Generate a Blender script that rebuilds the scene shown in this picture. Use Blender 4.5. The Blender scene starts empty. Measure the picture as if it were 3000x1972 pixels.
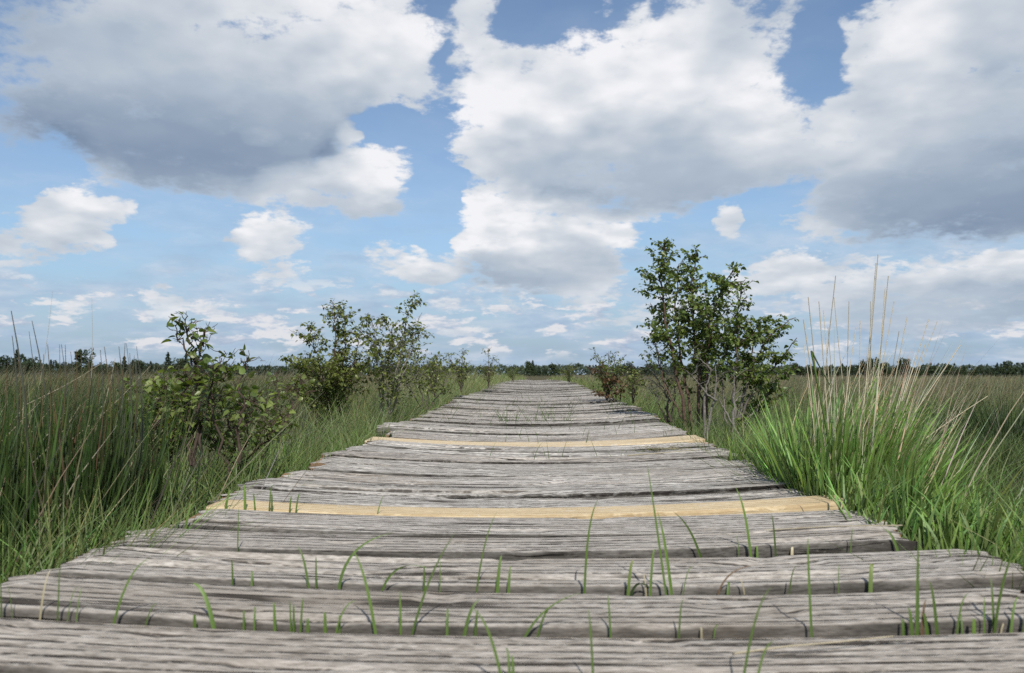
import bpy, math, random
import numpy as np
from mathutils import Vector, Matrix

# ------------------------------------------------------------------ scene, camera
sc = bpy.context.scene
COL = sc.collection
F = 2367.0            # focal length in photo pixels (3000 wide)
HORIZON = 1097.0      # row of the horizon in the photo
EYE = 0.54            # eye height over the bog
PITCH = math.atan((HORIZON - 986.0) / F)

cam_d = bpy.data.cameras.new("camera")
cam = bpy.data.objects.new("camera", cam_d)
COL.objects.link(cam)
cam.location = (0, 0, EYE)
cam.rotation_euler = (math.pi / 2 + PITCH, 0, 0)
cam_d.sensor_width = 36.0
cam_d.lens = 36.0 * F / 3000.0
cam_d.clip_start = 0.02
cam_d.clip_end = 20000
cam_d.dof.use_dof = True
cam_d.dof.focus_distance = 2.4
cam_d.dof.aperture_fstop = 10.0
sc.camera = cam

sc.view_settings.view_transform = 'Standard'
sc.view_settings.look = 'None'
sc.view_settings.gamma = 1.0
sc.view_settings.exposure = 0.0
sc.cycles.use_denoising = False
sc.cycles.use_adaptive_sampling = True
sc.cycles.adaptive_threshold = 0.012
sc.cycles.max_bounces = 6
sc.cycles.diffuse_bounces = 3
sc.cycles.glossy_bounces = 2
sc.cycles.transmission_bounces = 3
sc.cycles.transparent_max_bounces = 4
sc.cycles.caustics_reflective = False
sc.cycles.caustics_refractive = False


def lin(r, g, b):
    f = lambda c: (c / 255 / 12.92) if c / 255 <= 0.04045 else ((c / 255 + 0.055) / 1.055) ** 2.4
    return (f(r), f(g), f(b), 1.0)


# ------------------------------------------------------------------ sky and sun
SUN_EL = math.radians(48)
SUN_AZ = math.radians(170)      # compass bearing of the sun, view direction = 0, clockwise
sun_dir = Vector((math.sin(SUN_AZ) * math.cos(SUN_EL), math.cos(SUN_AZ) * math.cos(SUN_EL), math.sin(SUN_EL)))
sun_d = bpy.data.lights.new("sun", 'SUN')
sun_d.energy = 4.6
sun_d.angle = math.radians(0.53)
sun_d.color = (1.0, 0.955, 0.89)
sun = bpy.data.objects.new("sun", sun_d)
COL.objects.link(sun)
sun.location = (0, 0, 30)
sun.rotation_euler = sun_dir.to_track_quat('Z', 'Y').to_euler()

world = bpy.data.worlds.new("World")
sc.world = world
world.use_nodes = True
WT = world.node_tree
WT.nodes.clear()
SKY_STRENGTH = 0.1


class NT:
    """small helper round a node tree"""
    def __init__(self, tree):
        self.t = tree

    def new(self, kind, **kw):
        n = self.t.nodes.new(kind)
        for k, v in kw.items():
            setattr(n, k, v)
        return n

    def put(self, sock, v):
        if hasattr(v, 'is_linked') or isinstance(v, bpy.types.NodeSocket):
            self.t.links.new(v, sock)
        else:
            sock.default_value = v

    def math(self, op, a, b=0.0, c=0.0, clamp=False):
        n = self.new('ShaderNodeMath', operation=op, use_clamp=clamp)
        for s, v in zip(n.inputs, (a, b, c)):
            self.put(s, v)
        return n.outputs[0]

    def vec(self, op, a, b=(0, 0, 0), scale=None):
        n = self.new('ShaderNodeVectorMath', operation=op)
        self.put(n.inputs[0], a)
        if op not in ('LENGTH', 'SCALE', 'NORMALIZE'):
            self.put(n.inputs[1], b)
        if scale is not None:
            self.put(n.inputs['Scale'], scale)
        return n.outputs['Value'] if op in ('DOT_PRODUCT', 'LENGTH') else n.outputs['Vector']

    def xyz(self, x, y, z):
        n = self.new('ShaderNodeCombineXYZ')
        for s, v in zip(n.inputs, (x, y, z)):
            self.put(s, v)
        return n.outputs[0]

    def sep(self, v):
        n = self.new('ShaderNodeSeparateXYZ')
        self.put(n.inputs[0], v)
        return n.outputs

    def noise(self, v, scale, detail=4.0, rough=0.5, lac=2.0, dist=0.0, out='Fac'):
        n = self.new('ShaderNodeTexNoise')
        self.put(n.inputs['Vector'], v)
        self.put(n.inputs['Scale'], scale)
        n.inputs['Detail'].default_value = detail
        n.inputs['Roughness'].default_value = rough
        n.inputs['Lacunarity'].default_value = lac
        n.inputs['Distortion'].default_value = dist
        return n.outputs[out]

    def smooth(self, x, a, b, lo=0.0, hi=1.0):
        n = self.new('ShaderNodeMapRange', interpolation_type='SMOOTHSTEP')
        self.put(n.inputs[0], x)
        for i, v in zip((1, 2, 3, 4), (a, b, lo, hi)):
            self.put(n.inputs[i], v)
        return n.outputs[0]

    def lmap(self, x, a, b, lo=0.0, hi=1.0):
        n = self.new('ShaderNodeMapRange')
        self.put(n.inputs[0], x)
        for i, v in zip((1, 2, 3, 4), (a, b, lo, hi)):
            self.put(n.inputs[i], v)
        return n.outputs[0]

    def ramp(self, x, stops, interp='LINEAR'):
        n = self.new('ShaderNodeValToRGB')
        n.color_ramp.interpolation = interp
        e = n.color_ramp.elements
        while len(e) < len(stops):
            e.new(0.5)
        for el, (p, c) in zip(e, stops):
            el.position = p
            el.color = c
        self.put(n.inputs[0], x)
        return n.outputs[0]

    def mix(self, f, a, b, blend='MIX'):
        n = self.new('ShaderNodeMix', data_type='RGBA', blend_type=blend)
        self.put(n.inputs[0], f)
        self.put(n.inputs[6], a)
        self.put(n.inputs[7], b)
        return n.outputs[2]


def photo_dir(x, y):
    """photo pixel (2379-wide reading) -> (azimuth, elevation)"""
    X, Y = x / 0.793 - 1500, 986 - y / 0.793
    cy, sy = math.cos(PITCH), math.sin(PITCH)
    vx, vy, vz = X, F * cy - Y * sy, F * sy + Y * cy
    return math.atan2(vx, vy), math.atan2(vz, math.hypot(vx, vy))


# cumulus clouds: bearing / height read as x, y, half width, half height, brightness, weight
CLOUDS = [
    # the big cloud high on the left
    (640, -30, 400, 150, .96, 1.0), (870, 110, 135, 115, .92, 1.0), (930, 30, 90, 90, .95, .8), (520, 110, 330, 140, .82, 1.0),
    (790, 130, 170, 95, .86, .9), (440, 215, 340, 120, .62, 1.3), (700, 240, 140, 90, .66, .9), (250, 120, 200, 160, .64, .8), (120, 40, 260, 170, .60, .6),
    (440, 310, 300, 115, .32, 1.5), (300, 260, 170, 80, .52, .7), (640, 290, 120, 75, .45, 1.0), (370, 365, 190, 50, .42, .6), (60, 300, 100, 90, .42, .45),
    (420, 410, 190, 40, .72, .35), (215, 380, 55, 45, .8, .42), (600, 305, 28, 22, .9, .5), (570, 440, 60, 55, .66, .3),
    (1010, 150, 60, 75, .86, .55), (980, 200, 40, 60, .82, .35),
    # middle left
    (870, 385, 85, 62, 1.0, .9), (800, 430, 150, 60, .82, .9), (690, 440, 80, 45, .80, .5), (800, 475, 150, 38, .62, .5), (815, 300, 26, 18, .85, .5),
    # scraps at the top
    (1120, 40, 72, 65, .86, .75), (1105, 125, 42, 36, .80, .4), (1055, 215, 40, 40, .8, .25),
    # the big central cloud
    (1200, 190, 110, 90, 1.0, .9), (1130, 290, 110, 95, .99, .9), (1310, 260, 190, 140, 1.0, 1.0), (1460, 210, 170, 120, 1.0, 1.0),
    (1420, 90, 70, 75, .88, .6), (1600, 90, 130, 150, .92, 1.0), (1660, 200, 200, 130, .91, 1.0), (1830, 250, 170, 110, .90, .9),
    (1130, 370, 75, 50, .9, .6), (1330, 345, 210, 90, .78, 1.1), (1540, 330, 240, 100, .74, 1.2), (1760, 330, 170, 80, .80, .8),
    (1430, 395, 240, 84, .50, 1.4), (1640, 385, 210, 58, .60, 1.0), (1240, 395, 80, 45, .75, .5), (1480, 465, 100, 30, .56, .4), (1215, 430, 40, 35, .9, .6), (1510, 490, 50, 18, .8, .3),
    (1840, 55, 46, 45, .82, .5), (1800, 10, 60, 25, .75, .3),
    # the big cloud on the right
    (2130, 130, 130, 90, .97, 1.0), (2060, 200, 110, 90, .94, .8), (2240, 70, 220, 130, .88, 1.0), (1960, 85, 50, 42, .85, .42), (2030, 45, 60, 40, .85, .4),
    (2350, 210, 240, 220, .72, 1.2), (2150, 260, 200, 120, .86, 1.0), (1985, 290, 90, 80, .86, .8), (2100, 380, 200, 110, .66, 1.1), (2300, 385, 230, 120, .46, 1.3),
    (1990, 400, 60, 60, .80, .5), (1900, 500, 70, 50, .82, .55), (2240, 458, 285, 92, .32, 1.6), (2050, 480, 120, 55, .52, .8), (2420, 470, 120, 60, .40, .8), (1990, 545, 150, 30, .66, .4),
    (2360, 545, 60, 30, .62, .35),
    # gaps of clear sky
    (1885, 130, 75, 110, .85, -.8), (1895, 300, 60, 36, .85, -.5), (1230, 420, 40, 30, .9, -.35), (1008, 30, 60, 110, .9, -1.1), (1060, 210, 60, 90, .9, -.6), (900, 275, 90, 50, .9, -.9), (1030, 440, 40, 120, .9, -.5), (1240, 60, 60, 60, .9, -.8), (1500, 60, 30, 40, .9, -.5), (2090, 90, 40, 26, .9, -.45), (1790, 283, 34, 16, .9, -.7), (1890, 315, 50, 24, .9, -.6), (770, 350, 40, 40, .9, -.5), (1080, 340, 30, 60, .9, -.3), (150, 330, 60, 70, .8, -.4), (950, 130, 26, 40, .9, -.35),
    # low centre
    (1145, 470, 62, 55, .99, .95), (1110, 520, 56, 46, .98, .8), (1200, 545, 110, 70, .92, .9), (1330, 540, 130, 62, .93, .9), (1430, 545, 70, 45, .88, .5),
    (1250, 615, 150, 55, .56, 1.3), (1360, 640, 62, 48, .88, .6), (1200, 650, 100, 30, .62, .5), (1240, 575, 42, 30, .97, .5),
    # left low
    (190, 490, 85, 42, .95, .85), (110, 520, 80, 45, .88, .8), (270, 490, 42, 26, .92, .5), (140, 560, 66, 34, .84, .7), (40, 580, 80, 36, .78, .6), (230, 552, 34, 28, .93, .8),
    (640, 545, 66, 36, .95, .9), (620, 575, 70, 25, .78, .5), (660, 620, 60, 24, .86, .6), (920, 600, 56, 34, .94, .9), (960, 630, 90, 30, .84, .6), (1045, 615, 40, 34, .92, .6),
    (385, 705, 42, 30, .9, .7), (510, 716, 42, 15, .88, .55), (180, 714, 46, 13, .9, .6), (1120, 705, 100, 28, .86, .6), (1090, 770, 60, 16, .86, .45),
    # right low bank
    (1830, 625, 70, 42, .95, .85), (1760, 650, 70, 34, .88, .6), (1940, 665, 150, 52, .80, .8), (2080, 650, 80, 34, .90, .6), (2240, 625, 110, 42, .92, .8), (2340, 625, 80, 34, .93, .6),
    (2150, 700, 220, 50, .64, 1.0), (2330, 690, 130, 55, .54, 1.0), (2100, 745, 180, 30, .60, .5), (1680, 505, 26, 30, .9, .6), (1690, 545, 26, 34, .75, .3),
    (1560, 720, 90, 22, .84, .5), (1480, 745, 90, 18, .80, .4), (1420, 690, 120, 30, .74, .4),
]

w = NT(WT)
tc = w.new('ShaderNodeTexCoord')
D = tc.outputs['Generated']
dx, dy, dz = w.sep(D)
az = w.math('ARCTAN2', dx, dy)
el = w.math('ARCSINE', dz)
P0 = w.xyz(az, el, 0.0)
# turbulence gets finer towards the horizon, where the clouds are farther off
fine = w.math('DIVIDE', 1.0, w.math('MULTIPLY_ADD', w.math('MAXIMUM', el, 0.0), 1.7, 0.50))
N = w.vec('SCALE', D, scale=fine)
wa = w.noise(N, 4.5, 1.0, 0.5, out='Color')
wb = w.noise(N, 17.0, 3.0, 0.55, out='Color')
wa = w.vec('SCALE', w.vec('SUBTRACT', wa, (.5, .5, .5)), scale=w.math('DIVIDE', 0.045, fine))
wb = w.vec('SCALE', w.vec('SUBTRACT', wb, (.5, .5, .5)), scale=w.math('DIVIDE', 0.042, fine))
P = w.vec('MULTIPLY', w.vec('ADD', w.vec('ADD', P0, wa), wb), (1, 1, 0))

dens, shade = 0.0, 0.0
for (x, y, rx, ry, br, wt) in CLOUDS:
    if rx < 100 and wt > 0: rx, ry, wt = rx * 1.12, ry * 1.12, wt * 1.25
    a, e = photo_dir(x, y)
    ax, _ = photo_dir(x + rx, y)
    a1, _ = photo_dir(x - rx, y)
    _, e1 = photo_dir(x, y - ry)
    _, e2 = photo_dir(x, y + ry)
    sx, sy = 2.0 / max(abs(ax - a1), 1e-4) * 0.72, 2.0 / max(abs(e1 - e2), 1e-4) * 0.72
    n = w.new('ShaderNodeVectorMath', operation='MULTIPLY_ADD')
    w.put(n.inputs[0], P)
    n.inputs[1].default_value = (sx, sy, 0)
    n.inputs[2].default_value = (-a * sx, -e * sy, 0)
    q = n.outputs[0]
    p = w.math('SUBTRACT', 1.0, w.vec('DOT_PRODUCT', q, q), clamp=True)
    dens = w.math('MULTIPLY_ADD', p, wt, dens)
    shade = w.math('MULTIPLY_ADD', p, wt * br, shade)
base_b = w.math('DIVIDE', shade, w.math('MAXIMUM', dens, 0.004))
base_b = w.math('MAXIMUM', base_b, w.math('SUBTRACT', 0.8, w.math('MULTIPLY', dens, 60.0)))
dens = w.math('SUBTRACT', 1.0, w.math('EXPONENT', w.math('MULTIPLY', w.math('MAXIMUM', dens, 0.0), -1.35)))

# the rest of the sky (outside the view) carries loose cumulus too
outside = w.smooth(w.math('MAXIMUM', w.math('SUBTRACT', w.math('ABSOLUTE', az), 0.62), w.math('SUBTRACT', el, 0.52)), 0.0, 0.25)
gen = w.smooth(w.noise(w.vec('MULTIPLY', D, (1, 1, 2.0)), 3.2, 3.0, 0.5), 0.47, 0.62, 0.0, 0.9)
dens = w.math('MULTIPLY_ADD', outside, gen, dens)

# billows
SD = Vector((-0.35, 0.0, 0.94))
def billow(offs):
    q = w.vec('ADD', N, offs) if offs is not None else N
    lo = w.noise(q, 9.0, 6.0, 0.52)
    vor = w.new('ShaderNodeTexVoronoi', feature='F1')
    w.put(vor.inputs['Vector'], w.vec('ADD', q, w.vec('SCALE', wb, scale=0.5)))
    vor.inputs['Scale'].default_value = 15.0
    v = w.math('SUBTRACT', 0.6, vor.outputs['Distance'])
    return w.math('MULTIPLY_ADD', v, 0.22, lo), lo
n0, lo0 = billow(None)
n1, lo1 = billow(tuple(SD * 0.02))
nf = w.noise(N, 38.0, 5.0, 0.62)
turb = w.math('MULTIPLY_ADD', w.math('SUBTRACT', nf, 0.5), 1.0, w.math('SUBTRACT', n0, 0.54))
body = w.math('MULTIPLY_ADD', turb, w.smooth(base_b, 0.4, 0.85, 0.95, 1.55), dens)
body = w.math('MULTIPLY', body, w.math('MULTIPLY', dens, 5.0, clamp=True))
alpha = w.smooth(body, 0.24, w.smooth(base_b, 0.45, 0.95, 0.78, 0.66))
thick = w.smooth(body, 0.35, 0.95)
relief = w.math('SUBTRACT', w.noise(N, 8.0, 2.6, 0.5), w.noise(w.vec('ADD', N, tuple(SD * 0.028)), 8.0, 2.6, 0.5))
relief = w.math('MULTIPLY_ADD', w.math('SUBTRACT', n0, n1), 0.35, relief)
bright_part = w.smooth(base_b, 0.55, 0.95, 0.10, 1.0)
b = w.math('MULTIPLY_ADD', w.math('MULTIPLY', relief, bright_part), 1.15, base_b)
b = w.math('MULTIPLY_ADD', w.math('SUBTRACT', w.noise(N, 5.0, 2.0, 0.5), 0.5), 0.32, w.math('MULTIPLY_ADD', w.math('SUBTRACT', lo0, 0.5), 0.05, b))
# thin edges scatter the sky light and lose contrast
b = w.math('MULTIPLY_ADD', w.math('SUBTRACT', b, 0.80), w.math('MULTIPLY_ADD', thick, 0.45, 0.55), 0.80)
b = w.math('MULTIPLY_ADD', b, 0.93, 0.03)
ccol = w.ramp(b, [(0.22, lin(112, 132, 158)), (0.42, lin(142, 159, 181)), (0.60, lin(175, 188, 203)), (0.76, lin(204, 211, 220)), (0.90, lin(228, 231, 236)), (1.0, lin(245, 245, 248))])

# clear sky
sky = w.new('ShaderNodeTexSky', sky_type='NISHITA')
sky.sun_disc = False
sky.sun_elevation = SUN_EL
sky.sun_rotation = SUN_AZ
sky.air_density = 1.0
sky.dust_density = 0.6
sky.ozone_density = 2.0
skyc = w.mix(1.0, sky.outputs[0], (1.25, 1.28, 1.30, 1), 'MULTIPLY')

# thin high veil and the bands of small far cloud low down
low = w.smooth(el, 0.26, 0.05)
flat = w.vec('ADD', w.vec('MULTIPLY', N, (1.0, 1.0, 3.2)), w.vec('SCALE', wb, scale=0.6))
band = w.noise(flat, 6.0, 6.0, 0.55)
veil = w.math('MULTIPLY', w.smooth(band, 0.33, 0.66), w.math('MULTIPLY_ADD', low, 0.78, 0.14))
veil_c = w.ramp(w.noise(flat, 11.0, 5.0, 0.6), [(0.32, lin(160, 182, 208)), (0.50, lin(176, 196, 218)), (0.66, lin(200, 211, 226))])
pv = w.noise(w.vec('ADD', w.vec('MULTIPLY', N, (1.0, 1.0, 1.7)), w.vec('SCALE', wb, scale=0.7)), 10.0, 6.0, 0.6)
pv1 = w.noise(w.vec('ADD', w.vec('ADD', w.vec('MULTIPLY', N, (1.0, 1.0, 1.7)), (-.008, 0, .036)), w.vec('SCALE', wb, scale=0.7)), 10.0, 6.0, 0.6)
puff = w.math('MULTIPLY', w.smooth(pv, 0.51, 0.59), w.math('MULTIPLY', w.smooth(el, 0.015, 0.035), w.smooth(el, 0.135, 0.085)))
puff = w.math('MULTIPLY', puff, 0.85)
puff_c = w.ramp(w.math('MULTIPLY_ADD', w.math('SUBTRACT', pv, pv1), 1.6, 0.5), [(0.30, lin(160, 176, 200)), (0.5, lin(192, 202, 218)), (0.66, lin(232, 231, 234))])
haze_f = w.smooth(el, 0.26, 0.0, 0.0, 0.92)
haze_c = w.ramp(w.lmap(el, 0.0, 0.2), [(0.0, lin(146, 170, 193)), (0.3, lin(158, 184, 208)), (1.0, lin(138, 180, 218))])

S10 = 1.0 / SKY_STRENGTH
def up(c):
    return w.vec('SCALE', c, scale=S10)
c = w.mix(haze_f, skyc, up(haze_c))
c = w.mix(veil, c, up(veil_c))
c = w.mix(puff, c, up(puff_c))
far_dim = w.smooth(el, 0.0, 0.13, 0.0, 1.0)
c = w.mix(w.math('MULTIPLY', alpha, w.math('MULTIPLY_ADD', far_dim, 0.42, 0.56)), c, up(ccol))
bg = w.new('ShaderNodeBackground')
w.put(bg.inputs['Color'], c)
bg.inputs['Strength'].default_value = SKY_STRENGTH
wo = w.new('ShaderNodeOutputWorld')
WT.links.new(bg.outputs[0], wo.inputs['Surface'])
world.cycles.sampling_method = 'MANUAL'
world.cycles.sample_map_resolution = 512

# ================================================================== helpers
rng = np.random.default_rng(7)
random.seed(7)


def at(x, y, d):
    """point at distance d seen at photo position (x, y) in the 2379-wide reading"""
    return Vector(((x / 0.793 - 1500) / F * d, d, EYE + (HORIZON - y / 0.793) / F * d))


def tag(o, label=None, cat=None, group=None, kind=None):
    if label: o['label'] = label
    if cat: o['category'] = cat
    if group: o['group'] = group
    if kind: o['kind'] = kind
    return o


def empty(name, loc):
    o = bpy.data.objects.new(name, None)
    o.empty_display_size = 0.1
    o.location = loc
    COL.objects.link(o)
    return o


_H = np.random.default_rng(99).random(65536)


def vnoise(x, y, seed=0):
    """smooth value noise on a lattice, arrays in, 0..1 out"""
    xi, yi = np.floor(x).astype(np.int64), np.floor(y).astype(np.int64)
    fx, fy = x - xi, y - yi
    fx, fy = fx * fx * (3 - 2 * fx), fy * fy * (3 - 2 * fy)
    h = lambda a, b: _H[((a * 73856093) ^ (b * 19349663) ^ (seed * 83492791)) & 65535]
    return (h(xi, yi) * (1 - fx) + h(xi + 1, yi) * fx) * (1 - fy) + (h(xi, yi + 1) * (1 - fx) + h(xi + 1, yi + 1) * fx) * fy


def fbm(x, y, seed=0, n=3, r=0.5):
    s, a, t = 0, 1.0, 0
    for k in range(n):
        s = s + a * vnoise(x * 2 ** k, y * 2 ** k, seed + k * 17)
        t += a
        a *= r
    return s / t


def mesh_np(name, V, faces, mats, parent=None, cols=None, vecs=None, smooth=False, mat_idx=None, loc=None):
    """V (n,3); faces: list of (m,k) index arrays; cols (n,3) -> attribute col; vecs (n,3) -> attribute wood"""
    me = bpy.data.meshes.new(name)
    V = np.asarray(V, dtype=np.float32)
    if loc is not None:
        V = V - np.asarray(loc, dtype=np.float32)
    me.vertices.add(len(V))
    me.vertices.foreach_set('co', V.ravel())
    idx = np.concatenate([f.ravel() for f in faces]).astype(np.int32)
    tot = np.concatenate([np.full(len(f), f.shape[1], dtype=np.int32) for f in faces])
    start = np.concatenate([[0], np.cumsum(tot)[:-1]]).astype(np.int32)
    me.loops.add(len(idx))
    me.loops.foreach_set('vertex_index', idx)
    me.polygons.add(len(tot))
    me.polygons.foreach_set('loop_start', start)
    if smooth:
        me.polygons.foreach_set('use_smooth', np.ones(len(tot), dtype=bool))
    if mat_idx is not None:
        me.polygons.foreach_set('material_index', np.asarray(mat_idx, dtype=np.int32))
    if cols is not None:
        a = me.attributes.new('col', 'FLOAT_COLOR', 'POINT')
        c = np.ones((len(V), 4), dtype=np.float32)
        c[:, :3] = cols
        a.data.foreach_set('color', c.ravel())
    if vecs is not None:
        a = me.attributes.new('wood', 'FLOAT_VECTOR', 'POINT')
        a.data.foreach_set('vector', np.asarray(vecs, dtype=np.float32).ravel())
    me.update(calc_edges=True)
    me.validate()
    for m in (mats if isinstance(mats, (list, tuple)) else [mats]):
        me.materials.append(m)
    o = bpy.data.objects.new(name, me)
    COL.objects.link(o)
    if parent is not None:
        o.parent = parent
    elif loc is not None:
        o.location = loc
    return o


class Soup:
    """collects pieces of geometry for one mesh"""
    def __init__(self):
        self.V, self.F, self.C, self.n = [], {}, [], 0

    def add(self, V, faces, C):
        V = np.asarray(V)
        self.V.append(V)
        for f in faces:
            self.F.setdefault(f.shape[1], []).append(f + self.n)
        C = np.asarray(C, dtype=np.float32)
        self.C.append(np.broadcast_to(C, (len(V), 3)))
        self.n += len(V)

    def build(self, name, mat, parent=None, smooth=False, loc=None):
        return mesh_np(name, np.concatenate(self.V), [np.concatenate(f) for f in self.F.values()], mat, parent, np.concatenate(self.C), smooth=smooth, loc=loc)


def blades(soup, base, h, ang, lean, curve, width, c0, c1, seg=3, face=None, taper=1.6, kink=0.0):
    """ribbons of grass. base (n,3); ang direction of lean; lean, curve as shares of the height; c0 root colour, c1 tip colour (n,3)"""
    n = len(base)
    if n == 0: return
    h, ang, lean, curve, width = (np.broadcast_to(np.asarray(a, dtype=float), (n,)) for a in (h, ang, lean, curve, width))
    c0, c1 = (np.broadcast_to(np.asarray(a, dtype=float), (n, 3)) for a in (c0, c1))
    if face is None: face = rng.uniform(0, math.pi, n)
    t = np.linspace(0, 1, seg + 1)
    hor = lean[:, None] * t + curve[:, None] * t ** 2
    zz = t - 0.38 * curve[:, None] * t ** 3
    dirx, diry = np.cos(ang), np.sin(ang)
    side = np.stack([np.cos(face), np.sin(face), np.zeros(n)], 1)
    Pc = np.zeros((n, seg + 1, 3))
    Pc[:, :, 0] = base[:, None, 0] + h[:, None] * hor * dirx[:, None]
    Pc[:, :, 1] = base[:, None, 1] + h[:, None] * hor * diry[:, None]
    Pc[:, :, 2] = base[:, None, 2] + h[:, None] * zz
    wd = width[:, None] * 0.5 * (1.0 - 0.93 * t ** taper)
    L = Pc - side[:, None, :] * wd[:, :, None]
    R = Pc + side[:, None, :] * wd[:, :, None]
    V = np.stack([L, R], 2).reshape(n, (seg + 1) * 2, 3)
    k = np.arange(seg) * 2
    f = np.stack([k, k + 1, k + 3, k + 2], 1)
    faces = (f[None] + (np.arange(n) * (seg + 1) * 2)[:, None, None]).reshape(-1, 4)
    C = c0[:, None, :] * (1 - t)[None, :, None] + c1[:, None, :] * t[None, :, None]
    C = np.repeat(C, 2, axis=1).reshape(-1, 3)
    soup.add(V.reshape(-1, 3), [faces], C)


def tube(soup, pts, r0, r1, col0, col1=None, sides=5):
    """tapered tube along a polyline"""
    pts = np.asarray(pts, dtype=float)
    n = len(pts)
    if col1 is None: col1 = col0
    d = np.gradient(pts, axis=0)
    d /= np.linalg.norm(d, axis=1)[:, None] + 1e-9
    ref = np.array([0.31, 0.87, 0.12])
    u = np.cross(d, ref); u /= np.linalg.norm(u, axis=1)[:, None] + 1e-9
    v = np.cross(d, u)
    a = np.arange(sides) * 2 * math.pi / sides
    r = np.linspace(r0, r1, n)
    V = pts[:, None] + r[:, None, None] * (np.cos(a)[None, :, None] * u[:, None] + np.sin(a)[None, :, None] * v[:, None])
    i, j = np.meshgrid(np.arange(n - 1), np.arange(sides), indexing='ij')
    j2 = (j + 1) % sides
    f = np.stack([i * sides + j, i * sides + j2, (i + 1) * sides + j2, (i + 1) * sides + j], -1).reshape(-1, 4)
    t = np.repeat(np.linspace(0, 1, n), sides)[:, None]
    C = np.asarray(col0)[None] * (1 - t) + np.asarray(col1)[None] * t
    soup.add(V.reshape(-1, 3), [f], C)


def leaves(soup, pos, axis, normal, size, col, wide=0.86):
    """small pointed leaves folded along the midrib"""
    pos, axis, normal = (np.asarray(a, dtype=float) for a in (pos, axis, normal))
    n = len(pos)
    if n == 0: return
    axis = axis / (np.linalg.norm(axis, axis=1)[:, None] + 1e-9)
    s = np.cross(axis, normal); s /= np.linalg.norm(s, axis=1)[:, None] + 1e-9
    nn = np.cross(s, axis)
    tpl = np.array([[0, 0, 0], [-.36, .16, .10], [-.40, .42, .12], [-.20, .75, .05], [0, 1, -.10], [.20, .75, .05], [.40, .42, .12], [.36, .16, .10], [0, .5, -.01]])
    tpl = tpl * np.array([wide, 1, 1])
    size = np.broadcast_to(np.asarray(size, dtype=float), (n,))
    V = pos[:, None] + size[:, None, None] * (tpl[None, :, 0, None] * s[:, None] + tpl[None, :, 1, None] * axis[:, None] + tpl[None, :, 2, None] * nn[:, None])
    q = np.array([[0, 8, 2, 1], [8, 4, 3, 2], [0, 7, 6, 8], [8, 6, 5, 4]])
    f = (q[None] + (np.arange(n) * 9)[:, None, None]).reshape(-1, 4)
    soup.add(V.reshape(-1, 3), [f], np.repeat(np.broadcast_to(col, (n, 3)), 9, axis=0))


# ------------------------------------------------------------------ materials
def new_mat(name):
    m = bpy.data.materials.new(name)
    m.use_nodes = True
    m.node_tree.nodes.clear()
    return m, NT(m.node_tree)


def leaf_material(name, rough=0.5, trans=0.35, spec=0.4, tint=(1.25, 1.25, 0.55)):
    m, k = new_mat(name)
    at_ = k.new('ShaderNodeAttribute', attribute_name='col')
    p = k.new('ShaderNodeBsdfPrincipled')
    k.put(p.inputs['Base Color'], at_.outputs['Color'])
    p.inputs['Roughness'].default_value = rough
    p.inputs['Specular IOR Level'].default_value = spec
    t = k.new('ShaderNodeBsdfTranslucent')
    k.put(t.inputs['Color'], k.mix(1.0, at_.outputs['Color'], tint + (1,), 'MULTIPLY'))
    x = k.new('ShaderNodeMixShader')
    x.inputs[0].default_value = trans
    k.put(x.inputs[1], p.outputs[0]); k.put(x.inputs[2], t.outputs[0])
    o = k.new('ShaderNodeOutputMaterial')
    k.put(o.inputs['Surface'], x.outputs[0])
    return m


def bark_material():
    m, k = new_mat('bark')
    at_ = k.new('ShaderNodeAttribute', attribute_name='col')
    tcn = k.new('ShaderNodeTexCoord')
    n = k.noise(k.vec('MULTIPLY', tcn.outputs['Object'], (1, 1, 2.2)), 70.0, 5.0, 0.65)
    p = k.new('ShaderNodeBsdfPrincipled')
    f = k.lmap(n, 0.3, 0.7, 0.5, 1.45)
    k.put(p.inputs['Base Color'], k.mix(1.0, at_.outputs['Color'], k.xyz(f, f, f), 'MULTIPLY'))
    p.inputs['Roughness'].default_value = 0.8
    b = k.new('ShaderNodeBump')
    b.inputs['Strength'].default_value = 0.6; b.inputs['Distance'].default_value = 0.002
    k.put(b.inputs['Height'], n)
    k.put(p.inputs['Normal'], b.outputs[0])
    o = k.new('ShaderNodeOutputMaterial')
    k.put(o.inputs['Surface'], p.outputs[0])
    return m


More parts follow.
